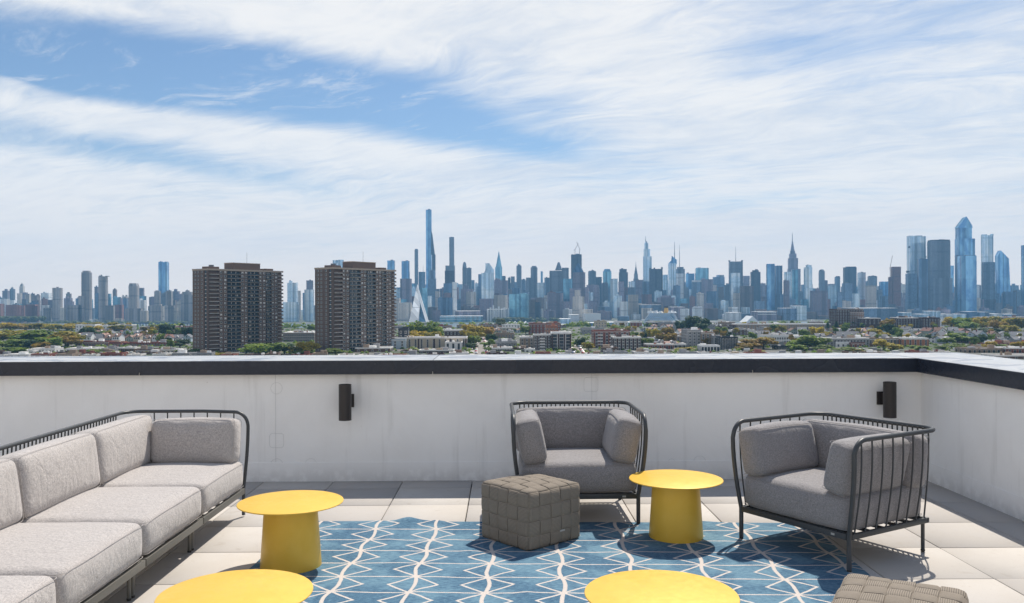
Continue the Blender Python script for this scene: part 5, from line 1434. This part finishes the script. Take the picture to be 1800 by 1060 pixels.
FB(1044,1107,581,640,'red','red brick building with rounded corner balconies right of the second street',5,7,20,balconies=3,clutter=3,win=(1.6,1.8))
FB(1078,1127,592,608,'dark','dark brick three-storey building with pale windows in front of the red one',4,7,16,clutter=2)
FB(1058,1086,611,585,'brown','small low building with white roof at the foot of the dark brick one',1,4,10,clutter=2)
FB(1137,1184,605,620,'red','low red and white shopfront roofs below the orange tree right of centre',2,6,16,clutter=4)
FB(1140,1172,614,588,'white','white low roof at the parapet edge below the red roofs',1,5,10,clutter=2)
FB(1184,1206,604,640,'grey','small grey building between red roofs and grey slab row',2,3,14,clutter=2)
FB(1182,1208,590,720,'tan','tan building with bay windows right of the orange-green tree',3,4,16,clutter=2)
FB(1209,1232,580,650,'grey','grey slab row house with teal trim right of the cruise ship, left end',5,3,24,clutter=1)
FB(1232,1256,584,648,'tan','tan slab row house joined to the grey one below the big dark tree',5,3,24,clutter=2)
FB(1254,1268,590,640,'grey','narrow grey building left of the black building with white windows',4,2,20,clutter=1)
FB(1268,1297,592,612,'charcoal','black building with three rows of white windows left of the orange tree',4,5,16,clutter=2,win=(1.2,1.9))
FB(1232,1265,607,592,'white','low white building with dark cornice at the parapet edge',2,6,12,clutter=1,trimw=False)
FB(1296,1460,569,980,'tan','very long tan school-like block behind the trees right of centre',3,26,24,clutter=9)
FB(1340,1390,589,700,'white','row of white and tan gabled fronts above the orange tree',2,12,14,roof='tan',clutter=6)
FB(1366,1390,608,610,'charcoal','dark low building between the orange and the green tree',1,4,12,clutter=1)
FB(1384,1420,591,720,'white','white flat-roofed building between the orange and green trees',2,6,14,clutter=2)
FB(1436,1528,594,640,'grey','long grey row with porches right of the big green tree',3,16,18,clutter=12)
FB(1471,1518,543,1080,'dark','dark brown tall brick block with notched roof rising above the trees at right',6,10,26,clutter=3)
FB(1494,1519,548,1078,'brown','lower brown notched wing right of the dark tall block',5,6,20,clutter=3)
FB(1518,1548,559,1060,'dark','low dark brick wing with plain wall right of the notched block',2,4,20,clutter=1)
FB(1577,1622,558,1040,'dark','dark brick apartment block with gabled parapets, left one of two',4,9,20,clutter=6)
FB(1622,1652,558,1030,'dark','dark brick apartment block with gabled parapets, right one of two',4,6,20,clutter=4)
FB(1586,1632,594,640,'orange','orange brick corner building with pale arched windows',3,5,16,clutter=4)
FB(1527,1588,594,646,'tan','tan building with white ducts on its roof behind the yellow tree',3,10,18,clutter=7)
FB(1723,1810,557,1100,'brown','long brown block with white roof at far right behind the trees',2,16,20,clutter=6)
FB(1726,1830,603,640,'red','long dark red brick row with pale arched windows at far right',4,14,18,clutter=8)
FB(1690,1738,611,612,'tan','tan brick stepped roofs left of the far right brick row',2,7,16,clutter=4)
FB(238,268,614,586,'brown','brown brick box building at the parapet edge left of the left brown tower',1,5,14,clutter=2,roof='grey')
FB(266,312,614,592,'cream','cream stuccoed low building at the parapet edge with tan posts',1,7,16,clutter=3)
FB(178,202,612,600,'grey','grey low building with white roof hatch below the gabled rows',1,4,12,clutter=3)
FB(206,236,611,606,'brown','cluttered low building with dark fire stairs left of the brown brick box',2,4,12,clutter=5,roof='grey')
FB(116,160,612,620,'white','long low building with bright white roof right of the olive tree mass',1,7,20,clutter=2)
FB(26,58,616,592,'grey','flat white carport roofs at the lower left over the parapet',1,5,16,clutter=3)
FB(55,96,612,600,'white','white open-framed roof structure at lower left over the parapet',1,7,12,clutter=5)
FB(132,190,600,690,'red','red brick terrace with porches below the gabled houses, left part',1,12,14,clutter=4)
FB(192,212,601,685,'red','red brick shop with bright red awning below the gabled houses',1,4,12,clutter=2)
FB(214,300,602,690,'red','red brick terrace with porches below the gabled houses, right part',1,16,14,clutter=7)
FB(420,446,618,590,'white','white low roof in front of the left brown tower, left of two',1,5,12,clutter=2)
FB(446,492,619,586,'cream','pale roof with tan party wall in front of the left brown tower',1,7,12,clutter=3)
FB(505,528,620,584,'tan','small tan roof between the two brown towers at the parapet edge',1,4,10,clutter=2)

# ---- gabled houses, far rows
gab = [(138,'brown','brownshingle',1,12),(150,'white','greyshingle',1,18),(165,'grey','greyshingle',1,22),(179,'cream','salmon',0,12),(190,'cream','brownshingle',1,14),(203,'white','brownshingle',1,13),(214,'brown','brownshingle',1,16),
       (228,'green','salmon',0,14),(240,'cream','salmon',1,12),(250,'blue','greyshingle',0,12),(262,'white','brownshingle',1,15),(273,'white','brownshingle',0,12),(286,'cream','redshingle',1,14),(297,'white','redshingle',0,12),(311,'white','greyshingle',1,16),(328,'blue','greyshingle',0,14)]
cname = dict(brownshingle='brown', greyshingle='grey', salmon='salmon', redshingle='rust red')
nth = ['first','second','third','fourth','fifth','sixth','seventh','eighth','ninth','tenth','eleventh','twelfth','thirteenth','fourteenth','fifteenth','sixteenth']
for k, (px, wl, rf, trn, wp) in enumerate(gab):
    house(px, 588+tw.uniform(-3, 3), 760+tw.uniform(-15, 15), wp, wl, rf, f'{wl} {cname[rf]}-roofed house, {nth[k]} in the gabled row left of the brown towers', 'gabled houses left of the brown towers', tw.uniform(-0.1, 0.1), bool(trn))
def desc_place(px):
    return ('far left' if px < 60 else 'behind the olive trees' if px < 135 else 'left of the brown towers' if px < 338 else 'between the brown towers' if px < 560 else
            'behind the tree cluster' if px < 800 else 'near the left street' if px < 880 else 'behind the fire escape building' if px < 1000 else 'by the second street' if px < 1060 else
            'behind the dark brick building' if px < 1130 else 'below the cruise ship' if px < 1200 else 'round the big dark tree' if px < 1290 else 'round the orange tree' if px < 1380 else
            'round the big green tree' if px < 1470 else 'below the notched block' if px < 1560 else 'below the gabled brick pair' if px < 1660 else 'among the trees at right' if px < 1740 else 'near the right edge')
occupied = []
def hrow(xs_, z, top, wp, jit=3):
    for px in xs_:
        wl = tw.choice(['white','cream','blue','grey','tan','green','white']); rf = tw.choice(['greyshingle','brownshingle','greyshingle','greyshingle','brownshingle','redshingle','greyshingle','salmon'])
        zz = z*tw.uniform(0.985, 1.015)
        dist = 'near' if z < 700 else 'middle' if z < 900 else 'far'
        house(px+tw.uniform(-jit, jit), top+tw.uniform(-2.0, 2.0), zz, wp*tw.uniform(0.85, 1.2), wl, rf, f'{wl} {cname[rf]}-roofed gabled house {desc_place(px)}, {dist} row', 'gabled houses across the near bank', tw.uniform(-0.5, 0.5), tw.random() < 0.5)
hrow(range(145, 338, 16), 900, 580, 12)
hrow(range(1065, 1205, 17), 820, 585, 17)
hrow(range(1075, 1200, 20), 720, 592, 20)
hrow(range(1200, 1300, 18), 880, 580, 15)
hrow(range(1395, 1540, 17), 860, 577, 14)
hrow(range(1440, 1560, 20), 760, 585, 18)
hrow(range(1560, 1660, 19), 900, 576, 15)
hrow(range(1600, 1800, 21), 760, 583, 21)
hrow(range(1640, 1800, 18), 880, 577, 16)
hrow(range(1640, 1800, 26), 690, 593, 24)
hrow(range(1055, 1180, 19), 980, 577, 13)
hrow(range(1330, 1400, 18), 800, 583, 15)
hrow(range(1150, 1300, 15), 1060, 571, 12)
hrow(range(840, 930, 18), 940, 578, 13)
hrow(range(1100, 1200, 21), 655, 600, 20)
# ---- flat blocks on the far rows
def frow(xs_, z, top, wp, floors=2):
    for px in xs_:
        wl = tw.choice(['white','tan','brown','red','grey','cream','dark']); w = wp*tw.uniform(0.7, 1.3); x = px+tw.uniform(-4, 4)
        dist = 'nearest' if z < 560 else 'near' if z < 700 else 'middle' if z < 900 else 'far'
        FB(x-w/2, x+w/2, top+tw.uniform(-2, 2), z*tw.uniform(0.985, 1.015), wl, f'{wl} flat-roofed block {desc_place(px)}, {dist} row', floors, None, None, tw.choice(['white','white','grey','tan']), tw.uniform(-0.15, 0.15), 'flat-roofed blocks across the near bank', clutter=2)
frow(range(150, 338, 34), 1060, 572, 26)
frow(range(1060, 1300, 31), 1140, 566, 26)
frow(range(1195, 1310, 27), 980, 571, 22)
frow(range(1300, 1345, 22), 870, 577, 20)
frow(range(1440, 1830, 37), 1140, 563, 26)
frow(range(700, 1010, 40), 1120, 572, 30)
frow(range(860, 930, 30), 1010, 577, 24)
frow(range(1300, 1560, 30), 640, 602, 26, 1)
frow(range(1290, 1720, 33), 590, 618, 26, 1)
frow(range(1000, 1240, 36), 583, 619, 26, 1)
frow(range(0, 330, 37), 583, 620, 24, 1)
frow(range(1745, 1830, 40), 583, 622, 34, 1)
frow(range(-10, 820, 41), 545, 622, 30, 1)
frow(range(875, 1000, 39), 545, 621, 28, 1)
frow(range(1045, 1700, 41), 545, 620, 30, 1)
FB(1700,1768,612,565,'tan','low tan brick row in the lower right corner of the town, left part',2,8,16,clutter=5)
FB(1770,1860,611,560,'red','low dark red brick row in the lower right corner of the town, right part',2,10,16,clutter=6)
FB(1750,1880,624,505,'brown','brown flat roof closest to the parapet at far right',1,9,16,roof='tan',clutter=5)
for q_, (a_, b_) in enumerate([(1740,600),(1762,604),(1790,600),(1812,606)]):
    T_(a_, b_, 600, 22, 'green' if q_ % 2 else 'olive', f'low {"green" if q_ % 2 else "olive"} tree between brick rows at lower right, {nth[q_]} of four')
# ---- roads
ROAD = m_flat('pale_asphalt', (0.26,0.235,0.21), 0.9, 0.1, 0.1); PAVE = m_flat('pavement_concrete', (0.36,0.34,0.31), 0.9)
def road(x_a, z_a, x_b, z_b, w):
    a, b_ = WP(x_a, z_a), WP(x_b, z_b); d_ = (b_-a); L = d_.length; an = math.atan2(d_.y, d_.x)
    o = MB().box(0, L, -w/2, w/2, -0.3, 0.05).build('road', ROAD, kind='structure'); o.location = (a.x, a.y, ground_z); o.rotation_euler = (0,0,an)
    for s in (-1, 1):
        q = MB().box(0, L, min(s*w/2, s*(w/2+3)), max(s*w/2, s*(w/2+3)), -0.3, 0.18).build('pavement', PAVE, kind='structure'); q.location = (a.x, a.y, ground_z); q.rotation_euler = (0,0,an)
    return a, d_.normalized(), an
CARM = {c: m_metal(c+'_car_paint', v, 0.3) for c, v in dict(white=(0.7,0.7,0.7), black=(0.02,0.02,0.022), silver=(0.4,0.42,0.44), red=(0.35,0.03,0.03), blue=(0.04,0.08,0.2)).items()}
TYRE = m_metal('tyre_rubber', (0.02,0.02,0.02), 0.9)
def car(p, an, colr, label):
    t = thing('parked_car', label, 'car', (p.x, p.y, ground_z+0.05), an, 'cars parked along the streets')
    prof = [(-2.2,0.35),(2.2,0.35),(2.25,0.75),(1.3,0.95),(0.6,1.42),(-1.2,1.45),(-1.9,1.0),(-2.2,0.95)]
    link('body', bev(MB().prism(prof, -0.88, 0.88).mesh('body', CARM[colr]), 0.06), t)
    MB().prism([(0.68,1.33),(1.22,0.98),(-1.75,1.02),(-1.2,1.38)][::-1], -0.90, 0.90).build('side_windows', GL, t)
    for x in (-1.35, 1.35):
        for y in (-0.8, 0.8): MB().tube([(x, y-0.1, 0.33), (x, y+0.1, 0.33)], 0.33, 12).build('wheel', TYRE, t)
for (xa, za, xb, zb, w, nm) in ((846, 560, 843.5, 860, 9.5, 'left street'), (1017, 560, 1003, 760, 9, 'second street')):
    a, u, an = road(xa, za, xb, zb, w); side = Vector((-u.y, u.x, 0)); k = 0
    L = (WP(xb, zb)-WP(xa, za)).length
    for s in (1, -1):
        y = 12
        while y < L*0.8:
            c = tw.choice(list(CARM)); 
            car(a+u*y+side*(w/2-1.2)*s, an, c, f'{c} car parked on the {"left" if s > 0 else "right"} of the {nm}')
            y += tw.uniform(9, 26); k += 1

# ---- trees on the near bank
for k, (px, top, z, w, kd_) in enumerate([(-8,569,1090,36,'olive'),(18,567,1080,38,'olive'),(44,568,1085,36,'orange'),(70,567,1090,36,'olive'),(94,568,1080,34,'olive'),(136,566,1085,42,'olive'),(118,570,1100,26,'olive'),(184,566,1095,40,'olive'),(165,572,1000,26,'olive'),(205,571,1060,24,'olive')]):
    T_(px, top, z, w, kd_, f'olive autumn tree in the back row at far left, {nth[k]} of the row', group='olive trees at far left, back row')
for k, (px, top, z, w, kd_) in enumerate([(-6,583,740,84,'olive'),(26,580,750,80,'olive'),(52,583,700,66,'olive'),(76,580,690,80,'green'),(104,582,680,66,'olive'),(120,590,670,38,'orange'),(88,592,650,40,'green'),(60,597,650,36,'dark'),(30,594,660,46,'green'),(4,598,660,40,'green'),(72,600,640,26,'orange')]):
    T_(px, top, z, w, kd_, f'bushy {"orange-brown" if kd_=="orange" else "dark" if kd_=="dark" else "olive" if kd_=="olive" else "green"} tree in the front mass at far left, {nth[k]} of the mass', group='olive trees at far left, front mass')
T_(10,609,600,46,'green','bright green low tree at the lower left corner over the parapet')
T_(34,611,592,28,'green','small green tree beside the carport roofs at lower left')
T_(106,619,585,24,'olive','small olive tree right of the white framed roof')
T_(166,613,588,26,'green','small green tree between low grey roofs at left')
T_(148,576,800,30,'dark','dark tree behind the left end of the gabled row')
T_(164,575,790,26,'dark','second dark tree behind the left end of the gabled row')
T_(292,567,880,22,'dark','dark round tree rising behind the gabled row')
T_(316,576,860,20,'green','green tree left of the left brown tower, back one'); T_(329,572,850,20,'dark','dark tree touching the left brown tower')
T_(316,597,660,34,'dark','dark bushy tree in front of the left brown tower, left')
T_(331,613,590,36,'green','green tree at the parapet edge left of the left brown tower')
T_(378,620,565,30,'yellow','yellow shrub-like tree at the foot of the left brown tower')
T_(455,602,575,50,'green','grey-green tree in front of the right part of the left brown tower'); T_(480,601,572,42,'green','wide grey-green tree between the brown towers, left')
T_(432,612,572,30,'green','small green tree at the foot of the left brown tower')
T_(500,603,578,30,'dark','dark green tree in the gap between the brown towers')
T_(520,607,572,26,'olive','olive tree in the gap between the brown towers'); T_(540,600,575,36,'yellow','yellow-green tree left of the right brown tower')
T_(532,616,565,28,'green','small green tree at the parapet edge between the brown towers')
T_(548,569,1000,16,'green','small tree behind the white roof between the towers')
T_(590,612,560,36,'green','bright green tree in front of the right brown tower')
for k, (px, top, w, kd_) in enumerate([(728,567,32,'green'),(745,564,38,'green'),(762,572,32,'green'),(734,579,34,'olive'),(755,581,34,'olive'),(724,585,20,'green'),(770,583,20,'olive')]):
    T_(px, top, 700+k*4-(30 if k > 2 else 0), w, kd_, f'green tree in the cluster below the white pyramid building, {nth[k]} of the cluster', group='tree cluster below the white pyramid building')
T_(740,576,700,30,'dark','dark tree at the heart of the cluster below the white pyramid building')
T_(822,570,760,26,'olive','olive-yellow tree at the left street, tallest'); T_(836,573,740,34,'yellow','yellow-green bushy tree left of the street'); T_(855,572,790,32,'orange','golden tree over the left street end')
T_(832,590,660,28,'green','green tree hanging over the left street'); T_(828,603,620,22,'dark','dark tree beside the white end building'); T_(864,585,720,22,'dark','dark tree right of the street')
T_(860,596,640,18,'green','green tree on the right pavement of the left street'); T_(857,610,600,14,'green','small street tree near the parapet, right of the left street'); T_(880,560,1150,20,'far','hazy tree near the river edge above the street')
T_(924,573,900,20,'green','green tree left of the red brick block'); T_(905,577,960,16,'green','small green tree behind the grey roof')
T_(1022,593,640,18,'dark','dark tree on the second street'); T_(1013,597,660,14,'green','small tree at the left of the second street'); T_(1034,602,612,22,'olive','olive tree in front of the rounded brick building'); T_(1009,611,590,10,'green','tiny tree beside the white-and-red building')
T_(1087,571,980,22,'green','green tree behind the rounded brick building'); T_(1112,582,760,18,'green','small green tree above the dark brick building')
T_(1170,576,700,30,'orange','golden-orange round tree below the cruise ship'); T_(1178,585,690,22,'orange','second golden tree just right of the round one'); T_(1147,577,760,20,'yellow','pale yellow-green tree left of the golden tree'); T_(1136,594,650,24,'green','green tree right of the dark brick building'); T_(1134,610,595,22,'green','bright green tree at the parapet right of the dark brick building')
T_(1196,563,960,18,'dark','dark tree immediately left of the big dark tree'); T_(1224,555,900,40,'dark','big dark round tree rising above the roofs right of the ship'); T_(1232,566,880,24,'dark','smaller dark tree at the right foot of the big dark one')
T_(1203,610,590,30,'olive','low olive bush at the parapet below the grey row houses')
T_(1268,574,850,18,'green','green tree left of the long tan block')
T_(1318,596,612,42,'orange','wide orange-brown autumn tree, left half of the big pair'); T_(1342,593,618,44,'orange','wide orange-brown autumn tree, right half of the big pair'); T_(1332,614,580,24,'yellow','low yellow-green bush below the orange trees'); T_(1306,606,600,26,'orange','small orange tree at the left of the big orange pair')
T_(1362,570,930,22,'green','green tree in front of the long tan block, left'); T_(1374,572,920,18,'olive','green tree in front of the long tan block, right')
T_(1414,589,610,50,'green','big dark green tree, left half of the large crown'); T_(1434,591,616,48,'green','big green tree, right half of the large crown'); T_(1400,605,590,34,'green','lighter green tree at the left foot of the big green one'); T_(1446,606,592,30,'green','small green tree right of the big green one')
T_(1412,577,800,20,'green','small green tree above the big green crown'); T_(1437,574,790,24,'yellow','yellow-green tree above the big green crown'); T_(1452,582,780,18,'yellow','small yellow-green tree right of the yellow-green one')
T_(1455,566,960,9,'dark','small dark conifer right of centre', shape='cone'); T_(1470,565,940,12,'dark','taller dark conifer below the notched dark block', shape='cone'); T_(1487,567,930,13,'green','round green tree below the notched dark block')
T_(1486,610,590,34,'green','low green tree at the parapet below the grey porch row'); T_(1500,613,585,26,'olive','low olive tree at the parapet below the grey porch row')
T_(1541,578,780,36,'yellow','yellow tree behind the tan building'); T_(1560,560,900,24,'orange','orange tree left of the gabled brick pair'); T_(1563,567,820,18,'dark','dark conical tree in front of the orange tree'); T_(1577,575,800,16,'green','green tree right of the dark conical one')
T_(1553,596,600,32,'yellow','bright yellow tree in front of the tan building'); T_(1574,604,592,24,'yellow','smaller yellow-green tree right of the bright yellow one'); T_(1617,607,590,36,'green','green tree at the parapet in front of the orange brick building')
for k, (px, top, z, w, kd_) in enumerate([(1672,557,960,26,'olive'),(1690,556,950,30,'green'),(1706,556,960,32,'olive'),(1726,557,970,26,'olive'),(1744,556,980,30,'olive'),(1762,557,1000,26,'olive'),(1752,562,900,30,'orange'),(1790,556,960,32,'olive'),(1812,560,960,30,'olive'),(1700,565,930,30,'green')]):
    T_(px, top, z, w, kd_, f'olive-gold tree in the far row at right, {nth[k]} of the row', group='olive trees along the right back row')
T_(1740,575,800,36,'dark','dark green tree among the roofs at right'); T_(1776,571,860,30,'yellow','yellow tree near the right edge')
for k, (px, top, z, w, kd_) in enumerate([(1680,583,700,38,'green'),(1700,590,690,34,'green'),(1664,592,680,26,'green'),(1720,592,700,30,'green'),(1648,590,720,20,'green'),(1676,603,620,30,'green'),(1656,607,605,26,'green'),(1692,607,610,20,'green')]):
    T_(px, top, z, w, kd_, f'bright green tree left of the far right brick row, {nth[k]} of its cluster', group='green tree cluster at right')
# small garden trees among the roofs
for k in range(110):
    px = tw.uniform(1050, 1810) if k < 85 else tw.uniform(140, 330)
    z = tw.choice([650, 720, 780, 850, 930, 1000, 1080]); kd_ = tw.choice(['green','green','olive','dark','yellow','orange'])
    hgt_ = tw.uniform(6, 10); top = 530-(px-900)*ROLL + (CH-(ground_z+hgt_))*FPX/z
    nm = dict(green='green', olive='olive', dark='dark green', yellow='yellow-green', orange='rusty')[kd_]
    T_(px, top, z, tw.uniform(8, 15)*780/z, kd_, f'small {nm} garden tree {desc_place(px)}, {"near" if z < 700 else "middle" if z < 900 else "far"} row', group='small garden trees between roofs')

# ---- woods on the far bank
def wood(x0, x1, top, z, n, label):
    q = random.Random(int(x0)+n); b = MB()
    for k in range(n):
        px = q.uniform(x0, x1); zz = z+q.uniform(-25, 25); p = WP(px, zz); sc = zz/FPX
        tp = HP(px, top+q.uniform(-1.5, 2.0), zz); r = q.uniform(5, 9)
        for j in range(110):
            d_ = Vector((q.gauss(0,1), q.gauss(0,1), q.gauss(0,1))).normalized(); c = Vector((p.x, p.y, tp-r))+Vector((d_.x*r, d_.y*r, d_.z*r*0.9))*q.uniform(0.6, 1)
            if c.z < WZ: continue
            a_ = d_.cross(Vector((q.gauss(0,1), q.gauss(0,1), q.gauss(0,1)))).normalized(); e_ = (d_+Vector((0,0,.4))).cross(a_).normalized(); s = q.uniform(0.9, 1.8)
            b.add([c-a_*s-e_*s, c+a_*s-e_*s, c+a_*s+e_*s, c-a_*s+e_*s], [(0,1,2,3)])
    b.build('riverside_wood', LEAF['far'], kind='stuff')
wood(-20, 78, 556, 2430, 90, ''); wood(78, 345, 564, 2440, 90, ''); wood(868, 985, 558, 2425, 90, ''); wood(730, 890, 568, 2300, 70, ''); wood(985, 1130, 566, 2440, 60, '')
# scrub that clothes the cliff edge on this bank
def scrub(n, seed):
    q = random.Random(seed); b = MB()
    for k in range(n):
        x = q.uniform(-820, 820); y = q.uniform(1150, 1240); g = terr(y); r = q.uniform(3, 7)
        for j in range(24):
            d_ = Vector((q.gauss(0,1), q.gauss(0,1), abs(q.gauss(0,1)))).normalized(); c = Vector((x, y, g+r*0.3))+d_*r*q.uniform(0.5, 1)
            a_ = d_.cross(Vector((q.gauss(0,1), q.gauss(0,1), q.gauss(0,1)))).normalized(); e_ = d_.cross(a_).normalized(); s = q.uniform(0.7, 1.4)
            b.add([c-a_*s-e_*s, c+a_*s-e_*s, c+a_*s+e_*s, c-a_*s+e_*s], [(0,1,2,3)])
    b.build('cliff_scrub', LEAF['green'], kind='stuff')
scrub(900, 3)
def yard_bushes(n, seed):
    q = random.Random(seed); b = MB()
    for k in range(n):
        z = q.uniform(570, 1150); p = WP(q.uniform(-60, 1860), z); r = q.uniform(1.0, 2.4)
        for j in range(14):
            d_ = Vector((q.gauss(0,1), q.gauss(0,1), abs(q.gauss(0,1)))).normalized(); c = Vector((p.x, p.y, ground_z))+d_*r*q.uniform(0.5, 1)
            a_ = d_.cross(Vector((q.gauss(0,1), q.gauss(0,1), q.gauss(0,1)))).normalized(); e_ = d_.cross(a_).normalized(); s = q.uniform(0.4, 0.8)
            b.add([c-a_*s-e_*s, c+a_*s-e_*s, c+a_*s+e_*s, c-a_*s+e_*s], [(0,1,2,3)])
    b.build('yard_bushes', LEAF['green'], kind='stuff')
yard_bushes(2500, 9)

# ================================================================== haze over the city
def m_haze():
    m = bpy.data.materials.new('haze_air'); m.use_nodes = True; t = NT(m.node_tree)
    v = t.node('ShaderNodeVolumePrincipled'); o = t.node('ShaderNodeOutputMaterial')
    v.inputs['Color'].default_value = (0.28, 0.62, 1.0, 1); v.inputs['Density'].default_value = HAZE; v.inputs['Anisotropy'].default_value = 0.0
    t.l.new(v.outputs[0], o.inputs['Volume']); return m
HAZE = 0.88e-4
MB().box(-6500, 6500, -400, 6400, WZ-4, 470).build('haze', m_haze(), kind='stuff')

# ================================================================== tell look-alikes apart by their place
from collections import defaultdict
bpy.context.view_layer.update()
def col_px(o):
    p = o.matrix_world.translation; zc = p.x*math.sin(YAW)+p.y*math.cos(YAW); xc = p.x*math.cos(YAW)-p.y*math.sin(YAW)
    return 900+FPX*xc/max(zc, 1)
by = defaultdict(list)
for o in THINGS: by[(o['label'], o['category'])].append(o)
for (lab, cat), os_ in by.items():
    if len(os_) < 2: continue
    os_.sort(key=col_px); n = len(os_)
    if n > len(nth): continue
    for k, o in enumerate(os_):
        w = ('left one' if k == 0 else 'right one') if n == 2 else ('leftmost' if k == 0 else 'rightmost' if k == n-1 else f'{nth[k]} from left')
        s_ = ' '.join(lab.split()).rstrip(',') + ', ' + w
        if len(s_.replace('-', ' ').split()) <= 16: o['label'] = s_
